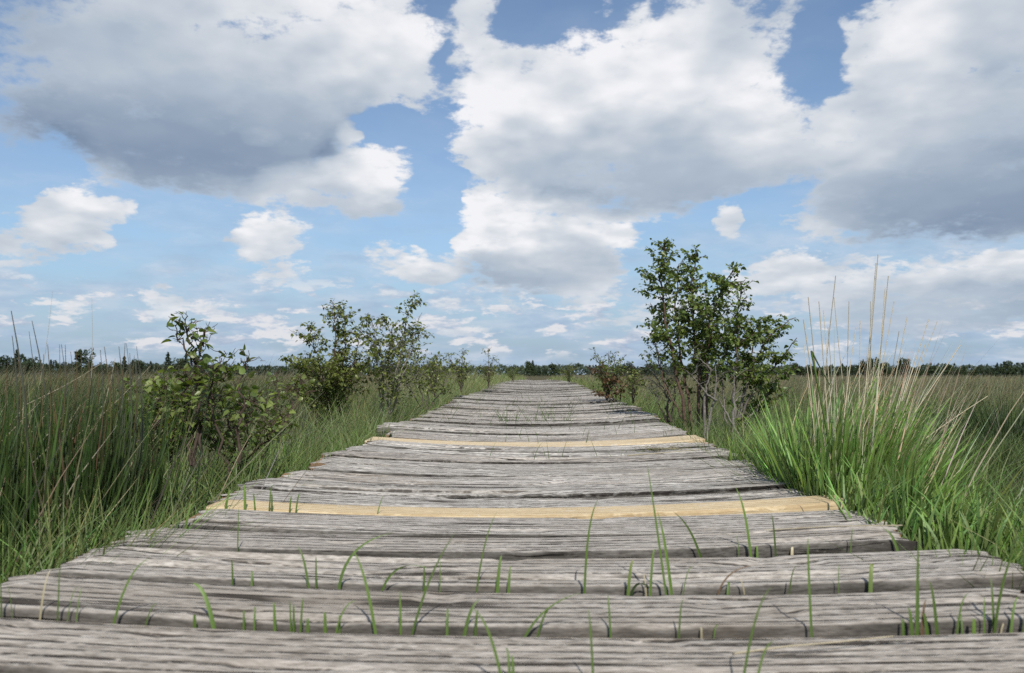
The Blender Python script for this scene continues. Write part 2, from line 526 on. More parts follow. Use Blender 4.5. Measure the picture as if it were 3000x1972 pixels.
def wood_material(name, stops, patch, dark, bump, tone=True, ends=None):
    m, k = new_mat(name)
    v = k.new('ShaderNodeAttribute', attribute_name='wood').outputs['Vector']
    wob = k.noise(k.vec('MULTIPLY', v, (3.0, 9.0, 9.0)), 1.0, 3.0, 0.5, out='Color')
    wob = k.vec('MULTIPLY', k.vec('SUBTRACT', wob, (.5, .5, .5)), (0, 0.010, 0.010))
    vw = k.vec('ADD', v, wob)
    n1 = k.noise(k.vec('MULTIPLY', vw, (17.0, 165.0, 165.0)), 1.0, 3.0, 0.6)
    n2 = k.noise(k.vec('MULTIPLY', vw, (70.0, 420.0, 420.0)), 1.0, 3.0, 0.6)
    n3 = k.noise(k.vec('MULTIPLY', v, (3.0, 9.0, 9.0)), 1.0, 4.0, 0.6)
    n4 = k.noise(k.vec('MULTIPLY', vw, (2.2, 45.0, 45.0)), 1.0, 3.0, 0.6)
    rings = k.new('ShaderNodeTexWave', wave_type='BANDS', bands_direction='Y')
    k.put(rings.inputs['Vector'], k.vec('MULTIPLY', vw, (0.02, 1.0, 1.0)))
    rings.inputs['Scale'].default_value = 19.5
    rings.inputs['Distortion'].default_value = 0.6
    rings.inputs['Detail'].default_value = 3.0
    rings.inputs['Detail Scale'].default_value = 1.5
    dash = k.smooth(k.noise(k.vec('MULTIPLY', vw, (30.0, 60.0, 60.0)), 1.0, 3.0, 0.65), 0.38, 0.52)
    groove = k.math('MULTIPLY', k.smooth(rings.outputs['Fac'], 0.26, 0.02), dash)
    crack = k.math('MULTIPLY', k.smooth(k.noise(k.vec('MULTIPLY', vw, (2.6, 75.0, 75.0)), 1.0, 3.0, 0.55), 0.575, 0.63), k.smooth(k.noise(k.vec('MULTIPLY', v, (5.0, 14.0, 14.0)), 1.0, 2.0, 0.5), 0.40, 0.52))
    g = k.math('MULTIPLY_ADD', k.math('SUBTRACT', n1, 0.5), 0.70, 0.53)
    g = k.math('MULTIPLY_ADD', k.math('SUBTRACT', n2, 0.5), 1.25, g)
    g = k.math('MULTIPLY_ADD', k.math('SUBTRACT', n4, 0.5), 0.28, g)
    g = k.math('MULTIPLY_ADD', groove, -0.44 if tone else -.04, g)
    c = k.ramp(g, stops)
    c = k.mix(k.smooth(n3, 0.50, 0.72, 0.0, 0.5), c, patch)
    c = k.mix(k.math('MULTIPLY', crack, dark[3]), c, dark[:3] + (1,))
    kv = k.new('ShaderNodeTexVoronoi', feature='F1')
    k.put(kv.inputs['Vector'], k.vec('MULTIPLY', v, (2.6, 9.0, 2.0)))
    kv.inputs['Scale'].default_value = 1.0
    knot = k.math('MULTIPLY', k.smooth(kv.outputs['Distance'], 0.13, 0.05), k.math('GREATER_THAN', k.sep(kv.outputs['Color'])[0], 0.62))
    c = k.mix(k.math('MULTIPLY', knot, 0.75), c, (dark[0] * 1.7, dark[1] * 1.5, dark[2] * 1.3, 1))
    if tone:
        fleck = k.smooth(k.noise(k.vec('MULTIPLY', v, (55.0, 110.0, 110.0)), 1.0, 3.0, 0.6), 0.56, 0.66)
        fleck = k.math('MULTIPLY', fleck, k.smooth(n3, 0.40, 0.60, 0.55, 0.0))
        c = k.mix(fleck, c, (.52, .50, .455, 1))
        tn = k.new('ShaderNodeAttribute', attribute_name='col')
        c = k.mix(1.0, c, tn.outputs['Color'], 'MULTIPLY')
    p = k.new('ShaderNodeBsdfPrincipled')
    k.put(p.inputs['Base Color'], c)
    p.inputs['Roughness'].default_value = 0.9
    p.inputs['Specular IOR Level'].default_value = 0.08
    hgt = k.math('MULTIPLY_ADD', n2, 0.25, k.math('MULTIPLY', n1, 0.6))
    hgt = k.math('MULTIPLY_ADD', groove, -0.7 if tone else -.1, hgt)
    hgt = k.math('MULTIPLY_ADD', crack, -0.8, hgt)
    b = k.new('ShaderNodeBump')
    b.inputs['Strength'].default_value = 1.0
    b.inputs['Distance'].default_value = bump
    k.put(b.inputs['Height'], hgt)
    k.put(p.inputs['Normal'], b.outputs[0])
    o = k.new('ShaderNodeOutputMaterial')
    k.put(o.inputs['Surface'], p.outputs[0])
    return m


M_GRASS = leaf_material('grass_blade', 0.5, 0.20, 0.4)
M_STRAW = leaf_material('dry_straw', 0.75, 0.18, 0.2, (1.0, 0.95, 0.8))
M_LEAF = leaf_material('birch_leaf', 0.40, 0.40, 0.5)
M_FAR = leaf_material('far_foliage', 0.7, 0.2, 0.2)
M_BARK = bark_material()
M_OLD = wood_material('weathered_wood', [(0.08, (.072, .063, .054, 1)), (0.32, (.205, .188, .165, 1)), (0.54, (.350, .325, .288, 1)), (0.88, (.53, .50, .455, 1))], (.235, .205, .165, 1), (.040, .034, .028, .92), 0.0028)
M_NEW = wood_material('fresh_wood', [(0.12, (.40, .295, .165, 1)), (0.5, (.52, .415, .255, 1)), (0.85, (.60, .50, .335, 1))], (.36, .275, .165, 1), (.30, .21, .11, .4), 0.0010)
M_CUT = wood_material('cut_end', [(0.25, (.18, .10, .05, 1)), (0.5, (.34, .21, .11, 1)), (0.75, (.42, .29, .17, 1))], (.2, .17, .14, 1), (.06, .05, .04, .6), 0.004)

# ================================================================== boardwalk
BD = np.array([0.2, 1.1, 1.6, 2.75, 3.25, 3.84, 5.04, 5.9, 8.3, 11.7, 16.6, 27.0, 42.0])
BZ = np.array([-.24, -.24, -.241, -.240, -.224, -.222, -.210, -.192, -.176, -.148, -.15, -.205, -.31])


def board_z(d):
    return EYE + np.interp(d, BD, BZ)


def board_x(d):
    return 0.0315 * d - 0.012


BW = 1.13
walk = empty('boardwalk', (0, 1.0, 0.27))
tag(walk, 'long straight boardwalk of weathered grey planks with two fresh yellow planks, crossing the bog', 'boardwalk')
bpy.context.view_layer.update()


def plank_geo(d0, d1, length, off, sag, roll, tilt, dz, thick, nx, nt, rough, seed, tone, slope_w=0.0):
    """one plank between distances d0 and d1; returns V, faces, wood coords, tone colours, end faces"""
    wdt = d1 - d0
    r = 0.004
    # ring of (y, z): top front->back, back side, bottom, front side
    top = [(0, -thick * 0.45), (0.0, -r * 1.2), (r * 0.35, -r * 0.35)] + [(y, 0.0) for y in np.linspace(r * 1.3, wdt - r * 1.3, nt)] + [(wdt - r * 0.35, -r * 0.35), (wdt, -r * 1.2), (wdt, -thick), (0.0, -thick)]
    ring = np.array(top)
    m = len(ring)
    xs = np.linspace(-0.5, 0.5, nx + 1)
    rr = np.random.default_rng(seed)
    X = np.repeat((xs * length)[:, None], m, 1)
    Yl = np.repeat(ring[None, :, 0], nx + 1, 0)
    Zl = np.repeat(ring[None, :, 1], nx + 1, 0)
    o1, o2 = rr.uniform(0, 50), rr.uniform(0, 50)
    u, v = X + o1, Yl + o2 - Zl * 0.8
    upm = (Zl > -0.02).astype(float)
    wav = fbm(u * 1.3, v * 9, seed, 2) - 0.5
    g = fbm(u * 2.2, (v + 0.02 * wav) * 75, seed + 3, 3, 0.6) - 0.5
    deep = np.clip((fbm(u * 1.6 + 9, (v + 0.03 * wav) * 40, seed + 5, 2) - 0.60) / 0.12, 0, 1) * np.clip((fbm(u * 2.5, v * 14, seed + 6, 2) - 0.42) / 0.15, 0, 1)
    chip = np.clip((fbm(u * 9, v * 28, seed + 8, 2) - 0.72) / 0.1, 0, 1)
    Z2 = Zl + rough * (0.0022 * g - 0.0060 * deep - 0.0025 * chip) * (0.25 + 0.75 * upm) + rough * 0.0008 * wav
    # worn, wavy arrises
    edge = (fbm(u * 7, v * 0 + 3.3 + o2, seed + 11, 3, 0.6) - 0.5)
    fr = np.exp(-Yl / 0.012); bk = np.exp(-(wdt - Yl) / 0.012)
    Y2 = Yl + rough * 0.0016 * edge * fr - rough * 0.0016 * (fbm(u * 6 + 40, v * 0 + 1.3 + o1, seed + 12, 3, 0.6) - 0.5) * bk
    Z2 = Z2 - rough * 0.0010 * np.clip(edge + 0.2, 0, 1) * fr * upm
    # ragged ends
    ex = np.clip((np.abs(xs) - 0.5 + 0.03) / 0.03, 0, 1)[:, None]
    X = X + np.sign(X) * ex * rough * (fbm(v * 45, u * 0 + seed * 1.7, seed + 21, 3, 0.6) - 0.6) * 0.045
    Z2 = Z2 - ex * rough * 0.005 * upm
    s = (xs * 2)[:, None]
    Z2 = Z2 + sag * (s ** 2) + roll * s + dz + tilt * (Yl / wdt - 0.5) + 0.0015 * rough * (fbm(s * 1.5 + o1, s * 0 + o2, seed + 31, 2) - 0.5)
    dmid = 0.5 * (d0 + d1)
    Xw = X + board_x(dmid) + off
    Yw = d0 + Y2 + slope_w * s
    Zw = Z2 + board_z(d0 + Yl)
    V = np.stack([Xw, Yw, Zw], -1).reshape(-1, 3)
    i, j = np.meshgrid(np.arange(nx), np.arange(m), indexing='ij')
    j2 = (j + 1) % m
    f = np.stack([i * m + j, (i + 1) * m + j, (i + 1) * m + j2, i * m + j2], -1).reshape(-1, 4)
    wood = np.stack([u, v, Zl * 0.6 + o1], -1).reshape(-1, 3)
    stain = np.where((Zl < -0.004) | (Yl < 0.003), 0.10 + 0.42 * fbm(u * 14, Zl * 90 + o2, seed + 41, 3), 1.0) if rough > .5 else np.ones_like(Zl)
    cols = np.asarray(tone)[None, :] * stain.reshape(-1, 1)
    ends = [np.arange(m)[None, :], (nx * m + np.arange(m))[None, ::-1]]
    return V, f, ends, wood, cols


def make_plank(name, parent, args, mat, label=None):
    V, f, ends, wood, cols = plank_geo(*args)
    e = np.concatenate(ends)
    mi = np.concatenate([np.zeros(len(f)), np.ones(len(e))])
    V = V - np.array(parent.location)
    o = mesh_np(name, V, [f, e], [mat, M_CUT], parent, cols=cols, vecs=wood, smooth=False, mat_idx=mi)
    if label: o['label'] = label
    return o


def tone(s=1.0, warm=0.0):
    return (s * (1 + warm), s, s * (1 - warm))


near = [  # d0, d1, roll, dz, tilt
    (0.335, 0.452, 0, 0, 0), (0.492, 0.612, 0, 0, 0),
    (0.640, 0.753, -0.008, 0.000, 0.001), (0.780, 0.898, -0.006, 0.001, 0.001), (0.926, 1.070, -0.002, 0.000, 0.000), (1.098, 1.207, 0.002, 0.002, 0.001), (1.230, 1.372, 0.0, 0.000, 0.000),
]
pk = random.Random(5)
for i, (a, b, roll, dz, tl) in enumerate(near):
    make_plank('plank', walk, (a, b, BW + (pk.uniform(-.03, .03) if i < 5 else -.02), [0, 0, .01, -.012, .016, -.022, .004][i], 0.017, roll, tl, dz, 0.042, 300, 34, 1.0, 100 + i, tone([.9, 1.0, .90, .86, .93, .90, 1.02][i], [.0, .0, .035, .03, .02, .02, .01][i]), pk.uniform(-.004, .004)), M_OLD)
make_plank('plank', walk, (1.381, 1.466, BW - .035, -.004, 0.020, 0.004, 0, 0.002, 0.042, 160, 10, 0.18, 131, (1, 1, 1), 0.0), M_NEW, 'fresh yellow plank, the nearer of the two')
mid_w = [.143, .152, .138, .150, .141, .155, .136, .147]
mid_g = [.005, .009, .004, .007, .011, .004, .006, .007]
scl = (2.660 - 1.474) / (sum(mid_w) + sum(mid_g))
d = 1.474
for k, (wd, gp) in enumerate(zip(mid_w, mid_g)):
    wd, gp = wd * scl, gp * scl
    make_plank('plank', walk, (d, d + wd, BW + pk.uniform(-.05, .05), pk.uniform(-.025, .02), 0.022, pk.uniform(-.003, .003), pk.uniform(-.004, .004), pk.uniform(-.003, .004), 0.042, 260, 34, 1.25, 150 + k, tone(pk.uniform(1.0, 1.18), pk.uniform(-0.01, .02)), pk.uniform(-.006, .006)), M_OLD)
    d += wd + gp
make_plank('plank', walk, (d + .002, d + .155, BW - .01, .0, 0.023, 0.003, 0, 0.004, 0.042, 120, 8, 0.18, 133, (1.04, 1.05, 1.1), -0.004), M_NEW, 'fresh yellow plank, the farther of the two')
d += .160
n_old = 0
farV, farF, farW, farC, farM, nv = [], [], [], [], [], 0
while d < 41:
    wd = 0.142 + pk.uniform(-.014, .010)
    nx, nt = (110, 14) if d < 5.5 else (40, 5) if d < 9 else (16, 3)
    dz = pk.uniform(-.006, .007)
    if abs(d - 8.4) < .09: dz = -0.02
    a = (d, d + wd, BW + pk.uniform(-.08, .05), pk.uniform(-.03, .03), 0.024, pk.uniform(-.006, .006), pk.uniform(-.006, .006), dz, 0.042, nx, nt, 1.2, 300 + n_old, tone(pk.uniform(1.0, 1.22), pk.uniform(-0.01, .02)), pk.uniform(-.010, .010))
    if n_old < 78:
        make_plank('plank', walk, a, M_OLD)
    else:
        V, f, e, wv, cc = plank_geo(*a)
        farV.append(V - np.array(walk.location)); farF.append(f + nv); farW.append(wv); farC.append(cc); nv += len(V)
    n_old += 1
    d += wd + pk.choice([.004, .007, .012])
o = mesh_np('far_planking', np.concatenate(farV), [np.concatenate(farF)], M_OLD, walk, np.concatenate(farC), np.concatenate(farW))
o['kind'] = 'stuff'
# two bearers under the planks
for sx in (-0.42, 0.42):
    dd = np.linspace(0.34, 40, 60)
    s = Soup()
    Vb = []
    for q in dd:
        x, z = board_x(q) + sx, board_z(q) - 0.043 - (0.0 if q < .3 else 0.012)
        Vb += [(x - .035, q, z - .09), (x + .035, q, z - .09), (x + .035, q, z), (x - .035, q, z)]
    Vb = np.array(Vb) - np.array(walk.location)
    i, j = np.meshgrid(np.arange(59), np.arange(4), indexing='ij')
    f = np.stack([i * 4 + j, i * 4 + (j + 1) % 4, (i + 1) * 4 + (j + 1) % 4, (i + 1) * 4 + j], -1).reshape(-1, 4)
    mesh_np('bearer', Vb, [f], M_OLD, walk, np.full((len(Vb), 3), .6), Vb)

# ================================================================== ground and grass
def ground_z(x, y):
    x, y = np.asarray(x, float), np.asarray(y, float)
    off = np.abs(x - board_x(y))
    z = 0.05 + 0.12 * np.exp(-((off) / 1.1) ** 2) * (y < 45)
    hum = fbm(x / 1.7, y / 1.7, 3, 2) - 0.5
    far = np.clip(off - 0.9, 0, 1) * np.clip(1 - y / 150, 0.0, 1)
    z = z + 0.22 * hum * far
    left = np.clip((-(x - board_x(y)) - 1.0) / 1.5, 0, 1) * np.clip((y - 2.5) / 3, 0, 1) * np.clip(1 - (y - 12) / 60, 0, 1)
    return z + 0.10 * left


ang = np.concatenate([np.linspace(-1.15, 1.15, 161), np.linspace(1.2, 2 * math.pi - 1.2, 60)])
rad = np.concatenate([[0.05], np.geomspace(0.3, 6000, 150)])
A, R = np.meshgrid(ang, rad, indexing='ij')
gx, gy = (R * np.sin(A)), (R * np.cos(A))
gz = np.where(R < 400, ground_z(gx, gy), 0.03)
na, nr = A.shape
V = np.stack([gx, gy, gz], -1).reshape(-1, 3)
i, j = np.meshgrid(np.arange(na), np.arange(nr - 1), indexing='ij')
i2 = (i + 1) % na
gf = np.stack([i * nr + j, i2 * nr + j, i2 * nr + j + 1, i * nr + j + 1], -1).reshape(-1, 4)[:, ::-1]
m, kk = new_mat('bog_ground')
tcn = kk.new('ShaderNodeTexCoord')
g1 = kk.noise(tcn.outputs['Object'], 1.3, 8.0, 0.6)
g2 = kk.noise(tcn.outputs['Object'], 0.035, 5.0, 0.55)
g3 = kk.noise(tcn.outputs['Object'], 30.0, 4.0, 0.6)
cg = kk.ramp(g1, [(0.3, (.022, .026, .012, 1)), (0.5, (.05, .055, .022, 1)), (0.7, (.11, .095, .05, 1))])
cg = kk.mix(kk.smooth(g2, .42, .62, 0, .8), cg, (.155, .125, .075, 1))
cg = kk.mix(kk.smooth(g3, .45, .7, 0, .5), cg, (.06, .05, .03, 1))
pb = kk.new('ShaderNodeBsdfPrincipled')
kk.put(pb.inputs['Base Color'], cg)
pb.inputs['Roughness'].default_value = 0.95
pb.inputs['Specular IOR Level'].default_value = 0.1
bm_ = kk.new('ShaderNodeBump'); bm_.inputs['Distance'].default_value = 0.05
kk.put(bm_.inputs['Height'], kk.math('ADD', g1, g3)); kk.put(pb.inputs['Normal'], bm_.outputs[0])
og = kk.new('ShaderNodeOutputMaterial'); kk.put(og.inputs['Surface'], pb.outputs[0])
tag(mesh_np('ground', V, [gf], m, smooth=True), kind='structure')


def jit(c, n, s=0.25, hue=0.12):
    c = np.asarray(c, float)
    k = np.exp(rng.normal(0, s, (n, 1)))
    return np.clip(c * k * np.exp(rng.normal(0, hue, (n, 3))), 0.004, 0.9)


GREEN = np.array([.090, .155, .028])
BRIGHT = np.array([.152, .238, .060])
OLIVE = np.array([.112, .132, .036])
DARKG = np.array([.028, .048, .012])
STRAW = np.array([.47, .41, .285])
TAN = np.array([.240, .205, .105])
RUST = np.array([.135, .085, .045])


def lerp(a, b, t):
    return a * (1 - t) + b * t


def field(side, n, dmin, dmax):
    """olive and tan bog grass over the open field on one side of the walk"""
    s = Soup()
    d = np.exp(rng.uniform(math.log(dmin), math.log(dmax), n))
    x = np.where(side < 0, -1, 1) * rng.uniform(0.0, 0.80, n) * d + board_x(d)
    # and the ground close by on either hand
    m_ = 14000
    d = np.concatenate([d, rng.uniform(.2, 2.3, m_)])
    x = np.concatenate([x, board_x(d[n:]) + (-1 if side < 0 else 1) * rng.uniform(.85, 3.0, m_)])
    n += m_
    off = np.abs(x - board_x(d))
    ok = off > 0.80 + rng.uniform(0, .35, n)
    x, d = x[ok], d[ok]
    n = len(x)
    clump = fbm(x / 0.55, d / 0.55, 41, 2)
    patch = fbm(x / 3.5 + 7, d / 3.5, 43, 3)
    keep = rng.random(n) < np.clip((clump - 0.30) * 3.0, 0.15, 1)
    x, d, clump, patch = x[keep], d[keep], clump[keep], patch[keep]
    n = len(x)
    z = ground_z(x, d)
    base = np.stack([x, d, z - 0.02], 1)
    tallz = 0.12 + 0.14 * np.clip((d - 2.5) / 6, 0, 1) if side > 0 else 0.11 + 0.25 * np.clip((d - 2.8) / 3.5, 0, 1)
    h = (tallz + 0.24 * (clump - .45) * np.clip(d / 4, .5, 1) + 0.12 * (patch - .5)) * rng.uniform(.55, 1.15, n)
    # the tops of each layer keep below the line the photo shows
    near_cap = np.where(d < 3.2, 0.85, 1.0)
    h = np.clip(h * near_cap, 0.08, 0.75)
    dry = np.clip((patch - 0.46) * 2.0 + rng.normal(0, .25, n) + (0.25 * np.clip((d - 3) / 2, 0, 1) if side < 0 else 0.06) + np.clip((d - 6) / 25, 0, .4), 0, 1)
    if side < 0: dry = dry * np.clip((d - 1.6) / 4.5, .25, .85)
    if side > 0: dry = dry * np.clip(.25 + (d - 6) / 26, .25, 1)
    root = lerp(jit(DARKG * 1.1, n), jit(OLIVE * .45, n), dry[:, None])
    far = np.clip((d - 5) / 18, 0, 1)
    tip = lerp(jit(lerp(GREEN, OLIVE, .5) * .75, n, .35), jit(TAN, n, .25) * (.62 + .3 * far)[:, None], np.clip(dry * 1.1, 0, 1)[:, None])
    mott = (.55 + .9 * fbm(x / 4.0 + 50, d / 7.0, 49, 3))[:, None]
    tip, root = tip * mott, root * mott
    green = fbm(x / 1.4 + 30, d / 1.4, 47, 2) > 0.56
    tip = np.where(green[:, None], lerp(tip, jit(GREEN * .8, n), 0.5), tip)
    width = np.maximum(0.0030, 0.00085 * d) * rng.uniform(.7, 1.3, n)
    wind = rng.normal(0.3, 1.5, n)
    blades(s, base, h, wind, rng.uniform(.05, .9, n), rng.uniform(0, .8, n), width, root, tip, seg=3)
    return s


def hay(side, n, dmin, dmax, lo, hi):
    """thin dry flowering stalks that stand above the field grass"""
    s = Soup()
    d = np.exp(rng.uniform(math.log(dmin), math.log(dmax), n))
    x = np.where(side < 0, -1, 1) * rng.uniform(0.0, 0.80, n) * d + board_x(d)
    ok = (np.abs(x - board_x(d)) > 0.95) & (fbm(x / 1.1, d / 1.1, 61, 2) > 0.44 + 0.06 * (d < 6))
    x, d = x[ok], d[ok]; n = len(x)
    base = np.stack([x, d, ground_z(x, d)], 1)
    h = rng.uniform(lo, hi, n) * np.clip(.55 + d / 14, .6, 1) * (0.75 + 0.5 * fbm(x / 2.3, d / 2.3, 63, 2))
    blades(s, base, h, rng.normal(.2, .5, n), rng.uniform(.05, .6, n), rng.uniform(0, .35, n), np.maximum(0.0016, .00055 * d) * rng.uniform(.8, 1.3, n), jit(OLIVE * .7, n), jit(lerp(STRAW, OLIVE, .35) * .55, n, .25), seg=3, taper=2.5)
    return s


tag(field(-1, 62000, 1.9, 60).build('left_field_grass', M_GRASS), kind='stuff')
tag(field(+1, 78000, 1.5, 60).build('right_field_grass', M_GRASS), kind='stuff')
tag(hay(-1, 17000, 3.6, 70, .36, .56).build('left_dry_grass', M_STRAW), kind='stuff')
tag(hay(+1, 15000, 6.5, 90, .34, .52).build('right_dry_grass', M_STRAW), kind='stuff')


def verge(side, n, dmin, dmax):
    """green grass along the edge of the walk"""
    s = Soup()
    d = np.exp(rng.uniform(math.log(dmin), math.log(dmax), n))
    off = BW / 2 - 0.02 + np.abs(rng.normal(0, .20, n)) + 0.05 * (fbm(d * 3, d * 0 + side, 71, 2) - .5)
    x = board_x(d) + side * off
    ok = (d > 1.75) | (off < BW / 2 + .13) | (side > 0)
    x, d, off = x[ok], d[ok], off[ok]; n = len(x)
    cl = fbm(x / .22, d / .22, 73, 2)
    ok = rng.random(n) < np.clip((cl - .25) * 2.6, .1, 1)
    x, d, off, cl = x[ok], d[ok], off[ok], cl[ok]; n = len(x)
    z = np.minimum(ground_z(x, d) + .04, board_z(d) - .05)
    h = (0.10 + (0.10 if side > 0 else .10 + .10 * np.clip((d - 2.2) / 1.5, 0, 1)) * np.clip(off - BW / 2, 0, .5) / .5 + .14 * (cl - .4)) * rng.uniform(.6, 1.35, n) + .05
    far = np.clip((d - 3) / 6, 0, 1)
    h = h * (1 + .35 * far)
    dry = np.clip(rng.normal(.12, .25, n) + .28 * far, 0, 1)
    a = rng.normal(0 if side > 0 else .9, 1.1, n)
    a = np.where(rng.random(n) < .35, math.pi - a, a)
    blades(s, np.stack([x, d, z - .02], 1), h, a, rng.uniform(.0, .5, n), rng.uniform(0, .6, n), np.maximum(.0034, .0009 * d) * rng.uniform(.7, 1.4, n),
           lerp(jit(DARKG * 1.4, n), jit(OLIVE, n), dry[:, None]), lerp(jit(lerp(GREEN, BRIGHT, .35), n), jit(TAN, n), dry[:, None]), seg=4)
    return s


tag(verge(-1, 26000, .95, 34).build('left_verge_grass', M_GRASS), kind='stuff')
tag(verge(+1, 24000, .95, 34).build('right_verge_grass', M_GRASS), kind='stuff')


def edge_hay(side, n, dmin, dmax):
    """taller half dry grass that hides the feet of the shrubs along the walk"""
    s = Soup()
    d = np.exp(rng.uniform(math.log(dmin), math.log(dmax), n))
    off = BW / 2 + .08 + np.abs(rng.normal(.12, .35 if side < 0 else .17, n))
    x = board_x(d) + side * off
    cl = fbm(x / .3, d / .5, 83, 2)
    ok = rng.random(n) < np.clip((cl - .35) * 3.2, .05, 1)
    x, d, off, cl = x[ok], d[ok], off[ok], cl[ok]; n = len(x)
    h = rng.uniform(.16, .42, n) * (1 if side < 0 else .78) * np.clip(.55 + (off - BW / 2) * .9, .5, 1.15) * (.7 + .6 * cl)
    dry = np.clip(rng.normal(.55, .3, n), 0, 1)[:, None]
    blades(s, np.stack([x, d, ground_z(x, d)], 1), h, rng.normal(.4, 1.2, n), rng.uniform(.05, .6, n), rng.uniform(0, .5, n), np.maximum(.0022, .0007 * d) * rng.uniform(.7, 1.3, n),
           lerp(jit(DARKG * 1.2, n), jit(OLIVE * .6, n), dry), lerp(jit(GREEN * .85, n), jit(STRAW * .62, n), dry), seg=4, taper=2.2)
    return s


tag(edge_hay(-1, 15000, 2.4, 26).build('left_edge_hay', M_GRASS), kind='stuff')
tag(edge_hay(+1, 13000, 2.2, 26).build('right_edge_hay', M_GRASS), kind='stuff')


# ------------------------------------------------------------------ the big tussock on the right
def tussock():
    cy0 = 1.66
    c = Vector((float(board_x(cy0)) + BW / 2 + .055, cy0, .2))
    loc = Vector((c.x, c.y, float(ground_z(c.x, c.y))))
    root = empty('grass_tussock', loc)
    tag(root, 'big bright green grass tussock with tall pale dry stalks beside the boardwalk', 'grass tussock')
    s = Soup()
    n = 2500
    cx = np.clip(rng.normal(.0, .062, n), -.12, .15); cy = rng.normal(0, .14, n)
    x, y = c.x + cx, c.y + cy
    ok = x > board_x(y) + BW / 2 - .03
    cx, cy, x, y = (q[ok] for q in (cx, cy, x, y)); n = len(x)
    k = np.hypot(cx, cy * .6)
    base = np.stack([x, y, np.full(n, .17) + rng.uniform(-.03, .03, n)], 1)
    a = np.arctan2(cy * .5, cx + .05) + rng.normal(0, .5, n)
    h = np.clip(.345 - .85 * k, .12, .5) * rng.uniform(.6, 1.18, n)
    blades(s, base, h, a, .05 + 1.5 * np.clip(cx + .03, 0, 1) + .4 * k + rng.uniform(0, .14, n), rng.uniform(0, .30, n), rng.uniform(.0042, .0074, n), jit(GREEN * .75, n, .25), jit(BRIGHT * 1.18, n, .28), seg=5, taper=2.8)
    s.build('blade_cluster', M_GRASS, root, loc=loc)['kind'] = 'stuff'
    s = Soup()
    n = 240
    cx = np.clip(rng.normal(0.015, .05, n), -.10, .10); cy = rng.normal(0, .11, n)
    base = np.stack([c.x + cx, c.y + cy, np.full(n, .17)], 1)
    base[:, 0] = np.maximum(base[:, 0], board_x(base[:, 1]) + BW / 2 + .01)
    a = rng.normal(0, .6, n)
    h = rng.uniform(.24, .48, n)
    blades(s, base, h, a, np.clip(cx + .07, -.02, 1) * 2.2 + rng.uniform(-.06, .22, n), rng.uniform(0, .25, n), rng.uniform(.0017, .0030, n), jit(STRAW * .85, n, .15), jit(STRAW * 1.25, n, .15), seg=4, taper=2.5)
    s.build('dead_blade', M_STRAW, root, loc=loc)['kind'] = 'stuff'
    # tall stalks, each read from the photo: foot and tip
    for (bx, by, tx, ty, dd, wd) in [
        (1905, 1040, 1868, 742, 1.6, 3.0), (1915, 1060, 1880, 690, 1.66, 2.4), (1905, 1000, 1945, 640, 1.7, 2.4), (1925, 1080, 1905, 700, 1.55, 2.8), (1975, 1060, 1940, 690, 1.72, 2.2),
        (1960, 1050, 1975, 700, 1.66, 2.2), (1985, 1100, 2040, 610, 1.6, 2.6), (2000, 1090, 2045, 590, 1.7, 2.2), (2010, 1110, 2068, 640, 1.62, 2.4), (2015, 1080, 2060, 668, 1.55, 2.6),
        (2030, 1090, 2110, 735, 1.64, 2.4), (2035, 1060, 2090, 770, 1.7, 2.0), (2040, 1080, 2160, 742, 1.66, 2.2), (2060, 1060, 2150, 800, 1.58, 2.4), (2050, 1050, 2130, 830, 1.6, 2.4),
        (2085, 1010, 2232, 802, 1.62, 2.6), (2090, 1060, 2292, 920, 1.6, 1.9), (2020, 1040, 2025, 700, 1.75, 1.8), (1945, 1030, 1925, 760, 1.75, 1.8), (1990, 1030, 2000, 745, 1.6, 2.0),
        (1890, 1040, 1868, 800, 1.7, 2.0), (2060, 1050, 2180, 745, 1.72, 1.8), (1950, 1060, 1990, 760, 1.52, 2.2), (2000, 1060, 2080, 700, 1.7, 2.2), (1935, 1040, 1915, 720, 1.6, 2.0)]:
        p0, p1 = at(bx, by, dd), at(tx, ty, dd + random.uniform(-.1, .12))
        low = p0 - (p1 - p0) * ((p0.z - .2) / max(p1.z - p0.z, .05))
        foot = Vector((min(max(low.x, c.x - .04), c.x + .14) + random.uniform(-.03, .03), p0.y + random.uniform(-.04, .04), .19))
        pts = [foot.lerp(p0, .5) * (1 - t) ** 2 + (p0 * 2 - (foot.lerp(p0, .5) + p1) * .5) * 2 * t * (1 - t) * 1.0 + p1 * t ** 2 for t in np.linspace(0, 1, 9)]
        pts = [foot] + pts
        ss = Soup()
        tube(ss, [tuple(p) for p in pts], wd * .00062, wd * .00030, STRAW * 1.0, STRAW * 1.3, 4)
        ss.build('stalk', M_STRAW, root, loc=loc)
    # the folded green blade
    ss = Soup()
    tube(ss, [tuple(at(x, y, 1.5)) for x, y in ((1935, 1100), (1915, 980), (1900, 900), (1885, 815))], .0022, .0018, GREEN, GREEN, 4)
    tube(ss, [tuple(at(x, y, 1.5)) for x, y in ((1885, 815), (1900, 845), (1928, 897))], .0018, .0008, GREEN * .6, GREEN * .6, 4)
    ss.build('folded_blade', M_GRASS, root, loc=loc)
    return root


tussock()


